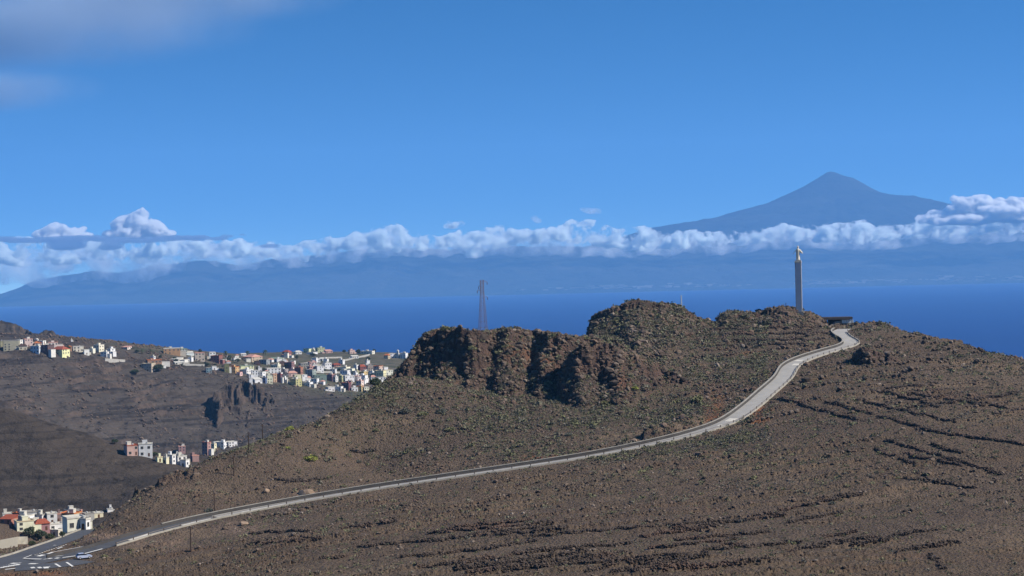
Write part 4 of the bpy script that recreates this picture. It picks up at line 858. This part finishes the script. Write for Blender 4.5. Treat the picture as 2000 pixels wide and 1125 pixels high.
HOUSES = [
 (GL, """0 5 667 679 8f8a55 fg|olive-yellow house cut by the left edge of the hill terrace
5 34 665 685 a09c86 fg|wide grey-cream block second from the left edge of the hill terrace|f
32 42 664 679 b4b2ac fw|narrow tall white house right of the wide grey-cream block
42 61 663 678 b08e84 fp|dusty pink block rising behind the brown-roofed villa
34 51 674 686 a89c7c td|cream villa with a dark brown roof below the dusty pink block
60 80 676 690 a5aab0 fw|pale blue-white house left of the maroon house
62 84 669 677 b08a70 to|orange-tiled house behind the pale blue-white house
79 101 676 693 5a2c28 fd|maroon house with a white balcony on the hill edge
92 111 669 681 b2a69c fp|pinkish cream house behind the maroon house
76 87 667 676 b4b2ac fw|white house peeping over the orange-tiled house
100 130 678 694 c4ad62 tr|long yellow house with a red-brown roof on the hill edge
112 122 672 681 b08e84 tp|small pink-roofed house above the long yellow house
130 139 675 686 b0744a to|small orange house right of the long yellow house
140 161 677 687 b4ac9c fw|low cream house above the gully right of the orange one
162 173 684 694 b4b2ac fw|white cottage at the lip of the gully
173 184 681 689 b4b0a0 fw|cream cottage right of the white cottage at the lip
183 200 674 687 b4ac98 fw|cream house behind the bright white double house
197 210 688 698 b6b5b0 fw|lower white wing in front of the bright white double house
208 223 681 695 b8b7b2 fw|bright white double house at the right end of the hill row|y
68 73 661 665 b8b7b2 fw|tiny white hut high on the left hill
138 142 664 668 b8b7b2 fw|tiny white hut on the skyline of the left hill"""),
 (GP, """236 254 676 682 b8a8a0 sp|small pink-white house alone on the skyline
317 349 681 693 b07438 fw|big orange house with a white roof edge on the skyline|f
347 364 681 691 8e948a fn|grey-green house touching the big orange house
357 376 687 694 aab4b4 sw|pale sheet-roofed shed right of the big orange house
294 302 697 702 c0beb6 fw|small white cube above the terracotta group
277 299 710 725 a89070 fc|beige house with terracotta terraces at the gorge edge
284 313 703 716 9a6440 fo|terracotta-brown house behind the beige terraced one
313 323 713 719 b4b2ac fw|low white cottage right of the terracotta group
331 354 700 707 b0ada4 sw|long white-roofed shed in the middle of the fields
338 358 707 713 a8a59c sw|second white-roofed shed just below the long one
360 369 702 707 b4b2ac sw|small white shed right of the long white-roofed shed
378 398 689 705 a8947c fp|pinkish beige villa between the sheds and the brick house
407 420 688 704 acb2b4 fw|grey-white tall house behind the brick-red house
412 431 695 709 803c34 fr|brick-red house near the left skyline of the plateau
401 412 719 729 4e7484 fg|teal-blue low house at the left gorge rim
412 422 716 723 b8b7b2 fw|white flat house behind the teal-blue one
437 447 711 728 6e6e48 fg|tall olive-green house left of the orange-yellow one
446 464 717 729 c08a3c fo|orange-yellow house above the rocky outcrop|s
464 493 715 724 aeb088 fn|wide pale lime villa right of the orange-yellow house
460 490 722 729 b6b5b0 fw|low white house below the pale lime villa
462 472 727 734 b49490 fp|small pink house below the orange-yellow house
474 508 693 706 a89880 tp|large beige villa with a pinkish roof among the skyline palms|y
506 524 703 712 82888a fg|plain grey shed-like house right of the beige villa
496 507 705 713 4a3a36 fd|dark brown house between the beige villa and the grey one
490 503 724 738 aeb0b2 fw|grey-white house at the left front of the terraces
503 517 726 738 b6b5b8 fw|whitish lavender house next to the grey-white one
485 491 731 739 b8b7b2 fw|narrow white house at the left front corner of the terraces
492 510 738 748 b6b8b8 sw|white sheet-roofed house left of the blue house
509 520 738 748 3c5488 fd|bright blue house in the front row
520 531 733 749 b4b698 fw|pale lime three-storey house right of the blue house
517 546 720 730 bab8b4 fw|long white house in the second row above the blue house
524 551 698 707 a8b49c tn|house with a pale green roof right of the grey shed-like house
470 480 690 695 b4b2b0 sw|small white roof on the skyline left of the beige villa
531 540 731 747 b88458 fo|orange house in the front row right of the lime one
540 550 732 748 6c343a fr|maroon front-row house beside the orange one
549 560 738 747 b6b5b2 fw|white cottage with dark windows beside the maroon front-row house
552 562 730 739 6a6868 fd|charcoal house above the white cottage
547 561 721 733 8c807e fg|mauve-grey house behind the charcoal one
541 557 706 714 7a5844 td|brown-roofed house under the pale green roof
556 573 708 721 80605e fp|mauve house right of the brown-roofed house
543 552 702 708 b8b2a4 fw|cream cottage left of the mauve house
567 587 741 755 a8a448 fc|bright mustard-yellow house lowest in the front row|y
573 587 732 744 b6a874 fc|pale yellow house behind the mustard one
560 579 725 736 b48878 tp|salmon-roofed house above the pale yellow one
576 590 718 731 9a5236 fo|brick-orange house in the centre of the village
588 599 732 745 b6b6b6 fw|white house with four dark windows in the front row
583 600 710 719 84847e fg|grey house in the upper middle of the village
597 615 722 740 86908a fg|grey-green block in the middle of the front terraces
601 617 707 717 ac807c fp|pink house in the upper middle right of the grey one
600 618 716 725 a46c68 fp|rose-red house just below the upper pink house
615 631 715 728 b2b4b6 fw|greyish white house right of the rose-red one
611 636 733 748 6e7e74 fn|sage-green block in the front row
608 621 740 750 b4b6b6 fw|white two-window house in front of the sage-green block
592 609 747 755 b0b0b4 fw|long low white house at the front edge left of the two-window house
636 651 732 745 8a4c52 fp|rose-coloured house right of the sage-green block
630 646 709 721 b8b8b8 fw|white house on the slope above the long white terrace row
552 567 684 693 803632 tr|dark red-roofed house on the skyline right of the palms
549 566 693 698 b08a80 fp|long low pink house below the dark red-roofed one
573 588 685 692 b4b2b0 tw|white hip-roofed cottage on the skyline left of the rise
593 607 681 689 a8b070 fn|yellow-green house on the left of the rise
606 616 682 689 b6b098 fw|cream house in the middle of the rise
616 633 679 689 9ca468 fn|lime-green villa on top of the rise
632 648 683 690 ac7468 sp|house with a sloping pink-red roof right of the rise
599 618 688 692 b8b7b2 fw|low white house under the cream house of the rise
608 624 702 707 b6b6b6 sw|long white shed on the fields below the rise
530 546 712 719 b8b09c fw|cream cottage left above the long white house
646 659 736 746 a2a2a0 fw|grey-white house right of the rose-coloured one
659 669 734 746 9c984c fc|narrow olive-yellow house in the front row
665 682 724 741 bab9b6 fw|tall white house standing out in the middle right|s
656 681 717 724 b8b4a0 fc|wide cream-roofed house above the tall white one
668 690 734 746 b8b8b8 fw|long white front house below the tall white one
699 714 712 727 7c322a tr|brick-red house with a steep red roof behind the yellow one
699 716 726 735 c0963e fc|yellow house below the steep red roof
715 728 714 727 86786e fg|grey-brown house right of the steep red roof
727 746 715 725 b88e70 fo|salmon and cream house near the right end of the plateau
690 715 735 746 b4a8a4 fp|pinkish white long house in the front row on the right
702 717 733 747 b8b8b6 fw|white house at the right end of the pinkish white long one
688 700 725 733 8a8c5c fc|olive house left of the yellow one
696 709 744 756 b09484 fp|pink tower-like house near the dome-shaped tree
668 684 748 762 6c3038 fr|maroon house with white windows in the lowest row
684 698 757 764 b6b8b8 fw|low white house right of the lowest maroon one
697 709 755 765 bc9648 fo|orange-yellow house in the lowest row
708 720 756 765 b6b29c fw|cream house at the right end of the lowest row
651 668 756 764 b0b0b0 fw|white house left of the lowest maroon one
636 652 756 764 aaa8a6 fw|greyish white house at the left end of the lowest row
732 752 724 737 b8a868 fc|large pale yellow house beside the ridge
750 766 723 733 b8b088 fc|yellow-cream house half hidden by the ridge
747 757 717 725 b8b8b8 fw|white house above the large pale yellow house
733 752 737 747 a4a4a2 fg|grey-white house below the large pale yellow house
750 761 691 701 b89c6c to|cream house with an orange roof near the church
758 771 691 699 aaaab2 fw|lavender white house left of the church
782 795 690 701 b8b8b8 fw|white house right of the church at the ridge
662 672 703 712 bab9b6 fw|small bright white cube on the middle fields
647 664 710 717 84443e tr|long red-roofed house left below the bright white cube
685 699 694 700 b6b6b4 sw|white glasshouse-like shed on the upper fields
706 729 686 692 b2aea0 fw|row-like cream house on the skyline right of the dark round tree
680 692 684 691 b0887c fp|small pink house on the skyline between two dark trees
565 578 721 728 b6aaa2 fp|small pinkish white house left of the brick-orange one
620 633 699 705 aaa8a2 sw|grey-white shed on the middle fields
645 656 721 729 b4b4b2 fw|white cottage left of the wide cream-roofed house
676 688 745 753 9a8c80 fg|dull brown house behind the lowest maroon one"""),
 (GG, """240 268 870 890 b08070 fr|coral house half hidden by the hill on the gorge floor
269 295 868 893 aeb0b6 fw|grey-white three-storey block on the gorge floor|f
347 361 872 887 9a6660 fp|square pink house standing alone on the gorge floor
395 410 865 890 a06456 fr|tall brick-red tower house beside the ridge
409 421 868 882 b0a878 fc|narrow cream house right of the brick-red tower house
420 441 865 876 b6b6b4 fw|left half of the long white row beside the ridge
441 461 864 874 b4b4b2 fw|right half of the long white row beside the ridge
303 316 893 903 b0ac78 fc|pale yellow house under the grey-white block
317 328 894 906 aca890 fw|cream house between the pale yellow one and the white cluster
325 340 889 906 b2b2b2 fw|arched white house left in the white cluster by the ridge
340 362 891 908 b6b6b6 fw|large white house in the middle of the white cluster by the ridge
352 367 898 912 b4b4b4 fw|lowest white house of the cluster by the ridge
371 387 890 902 90605a fp|dull pink house right of the white cluster by the ridge"""),
 (GV, """0 27 1008 1024 a8543c sr|house with a wide sloping red roof at the left picture edge
2 21 1003 1012 b8b8b6 fw|white box house behind the wide red roof
24 41 1002 1014 b47c64 fo|salmon house behind the white upper-terrace house
27 58 1008 1020 b8b7b0 fw|white upper-terrace house above the blank cream front
25 61 1018 1038 b0aa84 fc|broad cream house with a blank side wall
42 69 1000 1015 96989a fg|grey concrete house behind the white upper-terrace house
65 86 1006 1019 b0aeac fg|pale grey flat-roofed house in the middle back
62 93 1015 1037 9a585c tr|red and pink house with a maroon roof
87 109 1003 1024 a8aaaa fw|tall grey-white house right of the red and pink one
116 150 1003 1021 c08c48 fo|bright orange-yellow house with terraces
148 161 1003 1016 b47868 fo|salmon house attached to the bright orange-yellow one
106 118 1004 1021 7e6a68 fp|mauve-brown narrow house left of the bright orange-yellow one
119 161 1018 1045 aaaa9c fw|long pale cream apartment house along the branch road|l
157 173 1014 1036 b8b8b8 fw|bright white house with a side balcony at the bend
123 151 997 1006 a8aaa6 fg|grey-white flat house behind the orange-yellow one
158 181 1003 1017 949490 fg|grey unfinished house behind the bright white one
178 199 1002 1012 aea890 fw|long cream house half hidden by the slope on the right
90 119 1024 1038 b2b2b0 fw|low white house in front of the tall grey-white one
98 119 1036 1049 aaa494 fw|small cream house by the gardens at the branch road
207 219 996 1001 b6b6b4 fw|tiny white house showing over the slope right of the village""")]
for grp, txt in HOUSES:
    for ln in txt.strip().split('\n'):
        a = ln.split('|'); b = a[0].split(); house(*[int(v) for v in b[:4]], b[4], b[5], a[1], grp, a[2] if len(a) > 2 else '')
g = random.Random(77)
for k in range(44):
    if k < 34: xa, yb, w_ = g.uniform(478, 745), g.uniform(706, 752), g.uniform(7, 11)
    else: xa, yb, w_ = g.uniform(360, 640), g.uniform(696, 712), g.uniform(6, 9)
    house(round(xa), round(xa + w_), round(yb - g.uniform(6, 9)), round(yb), g.choice(['bab8b2', 'b8b6b0', 'b4b0a4', 'bcbab6']), g.choice(['fw', 'fw', 'fw', 'tp']), 'small plain white house squeezed between larger houses on the plateau', 'small white houses on the village plateau', 'x')
for k in range(22):
    xa, yb = g.uniform(300, 750), g.uniform(700, 750); yb = min(yb, 716 + max(0, xa - 430) * .12)
    tree(xa, yb, yb - g.uniform(5, 9), g.uniform(6, 12), 'small dark garden tree growing between the plateau houses', k=k, group='garden trees on the plateau')
# church with its bell tower
p = hit(776, 700, 560); u_ = p.y / F; t = thing('church', 'white church with a square bell tower at the right end of the plateau', 'church', p + Vector((0, 5, 0)), -.35)
MB().box(-4, 4, -5, 5, -3, 5).build('wall', paint('b8b8b6'), t)
MB().add([(-4.3, -5.3, 5), (4.3, -5.3, 5), (4.3, 5.3, 5), (-4.3, 5.3, 5), (0, -5.3, 7.2), (0, 5.3, 7.2)], [(0, 1, 4), (2, 3, 5), (1, 2, 5, 4), (3, 0, 4, 5), (3, 2, 1, 0)]).build('roof', paint('a8a49a'), t)
MB().box(1.4, 4.0, -5.6, -3.0, 4, 11).rings([[(1.2, -5.8, 11), (4.2, -5.8, 11), (4.2, -2.8, 11), (1.2, -2.8, 11)], [(2.6, -4.4, 13), (2.8, -4.4, 13), (2.8, -4.2, 13), (2.6, -4.2, 13)]]).build('bell_tower', paint('b8b8b6'), t)
link('door', win_mesh('door', 1.4, 2.4), None, t, (-.6, -5, 0))
# concrete walls of the lower village and field walls of the plateau
def long_wall(name, lab, pxs, h, th, m, cope=True):
    P = [hit(x, y, 470) for x, y in pxs]; t = thing(name, lab, 'wall', P[0])
    for a, b in zip(P[:-1], P[1:]):
        a, b = a - P[0], b - P[0]; n = Vector((b - a)); n.z = 0; n = Vector((-n.y, n.x, 0)).normalized() * th / 2
        mb = MB(); mb.add([a - n + Vector((0, 0, -2)), b - n + Vector((0, 0, -2)), b + n + Vector((0, 0, -2)), a + n + Vector((0, 0, -2)), a - n + Vector((0, 0, h)), b - n + Vector((0, 0, h)), b + n + Vector((0, 0, h)), a + n + Vector((0, 0, h))], [(0, 1, 5, 4), (1, 2, 6, 5), (2, 3, 7, 6), (3, 0, 4, 7), (4, 5, 6, 7)]); mb.build('wall_section', m, t)
    return t
long_wall('concrete_wall', 'grey concrete wall below the gardens at the left picture edge', [(-20, 1082), (34, 1064), (54, 1062)], 3.6, .4, paint('a09c90', .2))
for k, (pp_, lab, h_) in enumerate([([(664, 707), (700, 699), (722, 694)], 'pale wall of a long track climbing the middle fields', 2.0), ([(590, 712), (625, 705)], 'pale field wall above the upper pink house', 1.8), ([(440, 705), (470, 703)], 'dull field wall above the orange-yellow house', 2.4),
                                   ([(615, 728), (660, 729), (700, 731)], 'long white terrace wall in the middle of the village', 2.2), ([(625, 700), (668, 699)], 'pale field wall under the rise', 1.6), ([(355, 715), (400, 716)], 'pale rubble wall along the gorge rim left of the teal house', 2.2), ([(205, 707), (244, 707)], 'grey retaining wall under the bright white double house', 2.5)]): long_wall('field_wall', lab, pp_, h_, .8, paint('9c9a94', .2))

# ------------------------------------------------------------------ monument, pavilion, pylon, masts, poles, car
p = hit(1561, 608, 735, 900); p.z -= .6; u_ = p.y / F
t = thing('monument', 'tall grey column carrying a white robed statue on the ridge top', 'monument', p, -.22); S_ = u_ / .235
cw, HB = 1.42 * S_, (607 - 515) * u_ + .6
MB().box(-cw * 1.5, cw * 1.5, -cw * 1.5, cw * 1.5, -2, -.15).build('base', paint('8d8a84'), t)
MB().box(-cw * .78, cw * .78, -cw * .86, cw * .86, -.15, HB).build('shaft', paint('b4b6be', .08, .8, .25), t)
for sx in (-1, 1):
    for sy in (-1, 1): MB().box(min(sx * cw, sx * cw * .78), max(sx * cw, sx * cw * .78), min(sy * cw, sy * cw * .55), max(sy * cw, sy * cw * .55), -.15, HB).build('corner_pier', paint('7e8290' if sx < 0 else 'c2c0bc', .08), t)  # left piers coloured as in shade, right piers as in sunlight
MB().box(-cw * 1.12, cw * 1.12, -cw * 1.12, cw * 1.12, HB, HB + .5).box(-cw * .98, cw * .98, -cw * .98, cw * .98, HB + .5, HB + 1.1).build('capital', paint('b7b2a6', .1), t)
st = bpy.data.objects.new('statue', None)
zb, hs_ = HB + 1.1, (511 - 479) * u_ - .9
def robe_ring(z, rx, ry, cx=0, cy=0, n_=20, fold=.06): return [(cx + rx * (1 + fold * math.sin(7 * a_)) * math.cos(a_), cy + ry * (1 + fold * math.sin(7 * a_)) * math.sin(a_), z) for a_ in [2 * math.pi * q_ / n_ for q_ in range(n_)]]
k = hs_ / 7.3; rr = [(0, 1.02, .86), (.5, .98, .82), (1.8, .88, .74), (3.2, .84, .68), (4.2, .92, .66), (4.9, 1.05, .64), (5.45, 1.0, .58), (5.75, .66, .46), (5.95, .36, .34), (6.1, .32, .32), (6.3, .40, .42), (6.6, .45, .48), (6.9, .41, .45), (7.15, .27, .30), (7.3, .10, .10)]
statue = MB().rings([robe_ring(zb + z_ * k, rx * k, ry * k, fold=.06 if z_ < 5.6 else .01) for z_, rx, ry in rr]).build('statue', paint('c6c0ae', .06, .7), t, True)
for sx in (-1, 1):
    A, Bp = Vector((sx * .78, 0, 5.35)), Vector((sx * 2.05, -.3, 3.7)); mb = MB(); rings = []
    for q_ in range(7):
        f_ = q_ / 6; c_ = A.lerp(Bp, f_); c_.z -= .15 * math.sin(f_ * 3.1); hang = .42 + .55 * f_ * (f_ < .95); rings.append([((c_.x + .38 * math.cos(a_)) * k, (c_.y + .42 * math.sin(a_)) * k, zb + (c_.z - hang * .5 + (hang * (.5 + .5 * math.sin(a_ * 1.0 + 1.2)))) * k) for a_ in [2 * math.pi * j_ / 10 for j_ in range(10)]])
    sl = mb.rings(rings).build('sleeve', paint('c6c0ae', .06, .7), statue, True)
    h0 = Bp + Vector((sx * .05, .02, -.05)); hm = MB().bar(h0 * k + Vector((0, 0, zb)), (h0 + Vector((sx * .22, .05, -.3))) * k + Vector((0, 0, zb)), .14 * k, 8, .10 * k)
    for fg in range(4): hm.bar((h0 + Vector((sx * .2, .05 + .06 * (fg - 1.5), -.28))) * k + Vector((0, 0, zb)), (h0 + Vector((sx * (.32 + .02 * fg), .05 + .09 * (fg - 1.5), -.6 + .04 * abs(fg - 1.5)))) * k + Vector((0, 0, zb)), .04 * k, 6, .03 * k)
    hm.bar((h0 + Vector((sx * .08, -.1, -.12))) * k + Vector((0, 0, zb)), (h0 + Vector((sx * .1, -.28, -.32))) * k + Vector((0, 0, zb)), .045 * k, 6, .03 * k).build('hand', paint('c6c0ae', .06, .7), statue, True)
bpy.data.objects.remove(st)

p = hit(1637, 634, 735, 900); u_ = p.y / F; t = thing('pavilion', 'low flat-roofed viewpoint pavilion with glass walls right of the monument', 'pavilion', p + Vector((0, 4, 0)), -.06)
x0, x1 = (1598 - 1637) * u_, (1666 - 1637) * u_; zr = (634 - 624) * u_
MB().box(x0, x1, -4.5, 4.5, zr, zr + 1.1).build('roof', paint('4a4442', .2), t)
MB().box((1645 - 1637) * u_, x1 - .5, -3.4, 3.6, -3, zr * .32).build('plinth', paint('8a857c', .2), t)
for k in range(5):
    xa = (1646 - 1637) * u_ + k * 1.05; MB().box(xa, xa + .95, -3.3, -3.2, zr * .32, zr * .92).build('glass_panel', paint('c3ced6', .1, .3, .6, .4), t)
MB().box((1622 - 1637) * u_, x1 - .5, 3.6, 3.9, -3, zr).build('back_wall', paint('5c5650', .2), t)
for xq in (x0 + .6, (x0 + x1) / 2, (1643 - 1637) * u_, x1 - .25):
    for yq in (-4.1, 4.1): MB().box(xq - .16, xq + .16, yq - .16, yq + .16, -2.5, zr).build('post', paint('4a4442', .2), t)
MB().add([(-4.8, -4.4, -1.2), (.6, -4.4, -1.0), (2.0, -4.0, 1.4), (-.2, -3.6, 1.7), (-4.8, -2.6, -1.0), (.6, -2.6, -1.0), (2.0, -2.6, 1.2), (-.2, -2.6, 1.5)], [(0, 1, 2, 3), (4, 7, 6, 5), (0, 4, 5, 1), (1, 5, 6, 2), (2, 6, 7, 3), (3, 7, 4, 0)]).build('ramp_wall', paint('958c7e', .25), t)

def lattice(name, lab, px_, base, top, d, w0, w1, nseg, m, arms=(), rad=.06, cat='pylon'):
    x, y, z = (float(v) for v in unproj(px_, base, d)); zt_ = float(unproj(px_, top, d)[2]); z = min(z, height_at(x, y)) - .3; H = zt_ - z
    t = thing(name, lab, cat, (x, y, z), .35); C_ = lambda f_: w0 + (w1 - w0) * min(1, f_ / .8)
    for sx, sy in ((1, 1), (1, -1), (-1, 1), (-1, -1)):
        mb = MB(); mb.bar((sx * C_(0), sy * C_(0), -1), (sx * C_(.8), sy * C_(.8), H * .8), rad * 1.35, 6).bar((sx * C_(.8), sy * C_(.8), H * .8), (sx * w1, sy * w1, H), rad * 1.35, 6).build('leg', m, t)
    br = MB()
    for q_ in range(nseg):
        fa, fb = (q_ / nseg) ** .9, ((q_ + 1) / nseg) ** .9; a, b = C_(fa), C_(fb); za, zb_ = H * fa, H * fb
        for (ax, ay), (bx, by) in (((-1, -1), (1, -1)), ((1, -1), (1, 1)), ((1, 1), (-1, 1)), ((-1, 1), (-1, -1))):
            br.bar((ax * a, ay * a, za), (bx * b, by * b, zb_), rad * .7, 4).bar((bx * a, by * a, za), (ax * b, ay * b, zb_), rad * .7, 4).bar((ax * b, ay * b, zb_), (bx * b, by * b, zb_), rad * .7, 4)
    br.build('bracing', m, t)
    for f_, sx, ln in arms:
        ar = MB().bar((sx * w1 * .8, -w1, H * f_), (sx * (w1 + ln), 0, H * f_ - .1), rad * .9, 5).bar((sx * w1 * .8, w1, H * f_), (sx * (w1 + ln), 0, H * f_ - .1), rad * .9, 5).bar((sx * w1 * .8, 0, H * f_ + .8), (sx * (w1 + ln), 0, H * f_ - .1), rad * .8, 5).build('arm', m, t)
        MB().rings([[(sx * (w1 + ln) + r_ * math.cos(a_), r_ * math.sin(a_), H * f_ - .1 - z_) for a_ in [2 * math.pi * q_ / 8 for q_ in range(8)]] for z_, r_ in ((1.1, .08), (.95, .16), (.8, .1), (.65, .16), (.5, .1), (.35, .16), (.2, .1), (0, .06))]).build('insulator', paint('4b3f3a'), ar)
    return t
M_pyl = paint('75696d', .2); M_mast = paint('b4bac2', .1)
lattice('power_pylon', 'rust-red lattice power pylon standing behind the bluff', 943.5, 652, 547, 700, 1.75, .62, 11, M_pyl, ((.97, 1, 1.7), (.83, -1, 1.5), (.72, 1, 1.7), (.90, -1, .9)))
lattice('radio_mast', 'slender pale radio mast behind the back hill', 1331, 606, 577, 790, .5, .15, 9, M_mast, (), .06, 'mast')
p = hit(1535, 600, 700, 900); t = thing('summit_marker', 'tiny dark marker post on the rocks left of the monument', 'marker', p); MB().bar((0, 0, -.4), (0, 0, 1.9), .16, 8, .12).build('post', paint('4b3a36'), t); MB().rings([[(r_ * math.cos(a_), r_ * math.sin(a_), z_) for a_ in [.785 * q_ for q_ in range(8)]] for z_, r_ in ((-.4, .8), (.1, .75), (.45, .35))]).build('cairn', M_stone, t)
M_wood = paint('3c3028', .25)
for k, (px_, base, top, lab) in enumerate([(319, 1132, 1104, 'dark wooden pole cut by the lower picture edge'), (373, 1078, 1028, 'dark wooden pole below the road, tallest near the junction'), (419, 1001, 962, 'dark wooden pole on the uphill edge of the road'), (457, 931, 891, 'wooden pole halfway up the dark left slope'), (486, 886, 844, 'wooden pole on the left skyline of the slope'), (513, 856, 824, 'farthest thin wooden pole, against the grey gorge wall')]):
    p = hit(px_, base, 380, 760); H = (base - top) * p.y / F; t = thing('utility_pole', lab, 'pole', p, .5 + .1 * k, 'wooden utility poles')
    MB().bar((0, 0, -.8), (0, 0, H), .19, 8, .13).build('pole', M_wood, t); MB().box(-.9, .9, -.07, .07, H - .55, H - .40).bar((-.6, 0, H - .5), (0, 0, H - 1.1), .03, 5).bar((.6, 0, H - .5), (0, 0, H - 1.1), .03, 5).build('crossarm', M_wood, t)
    for xq in (-.8, 0, .8): MB().bar((xq, 0, H - .4 if xq else H), (xq, 0, H - .15 if xq else H + .25), .07, 8, .05).build('insulator', paint('8a8a88'), t)

# car parked at the junction, nose to the right
p = on_plane(164, 1091); T = np.gradient(RP[:, :2], axis=0); kk = int(np.argmin((RP[:, 0] - p.x) ** 2 + (RP[:, 1] - p.y) ** 2)); ang = math.atan2(T[kk, 1], T[kk, 0]) - .25
t = thing('parked_car', 'silver-blue hatchback parked at the edge of the junction', 'car', p + Vector((0, 0, .06)), ang)
prof = [(-2.05, .45), (-2.1, .8), (-1.95, 1.0), (-1.0, 1.02), (1.0, .98), (1.95, .78), (2.1, .6), (2.05, .35), (1.6, .28), (-1.6, .28)]
V = [(x_, s_ * (.86 if z_ < 1.0 else .82), z_) for s_ in (-1, 1) for x_, z_ in prof]; n_ = len(prof)
MB().add(V, [list(range(n_)), [n_ + q_ for q_ in range(n_)][::-1]] + [(q_, n_ + q_, n_ + (q_ + 1) % n_, (q_ + 1) % n_) for q_ in range(n_)]).build('body', paint('98a2b8', .05, .3, .5, .5), t)
cab = [(-1.95, 1.0, .80), (-1.6, 1.46, .62), (-.2, 1.52, .62), (.95, .99, .80)]
V = [(x_, s_ * y_, z_) for s_ in (-1, 1) for x_, z_, y_ in cab]
MB().add(V, [(0, 1, 2, 3), (7, 6, 5, 4), (0, 4, 5, 1), (2, 6, 7, 3)]).build('windows', paint('1c2026', .1, .12, .5, .6), t)
MB().box(-1.62, -.15, -.64, .64, 1.47, 1.56).build('roof', paint('98a2b8', .05, .3, .5, .5), t)
for sx in (-1.3, 1.3):
    for sy in (-1, 1):
        w_ = MB().bar((sx, sy * .68, .32), (sx, sy * .90, .32), .32, 16).build('wheel', paint('1b1b1c'), t); MB().bar((sx, sy * .90, .32), (sx, sy * .915, .32), .2, 10).build('rim', paint('9a9c9e', .05, .3), w_)
for sy in (-.6, .6): MB().box(1.98, 2.1, sy - .16, sy + .16, .62, .74).build('headlight', paint('c8ccd0', .03, .2), t); MB().box(-2.12, -2.0, sy - .14, sy + .14, .74, .92).build('tail_light', paint('7a1a1a', .03, .2), t)
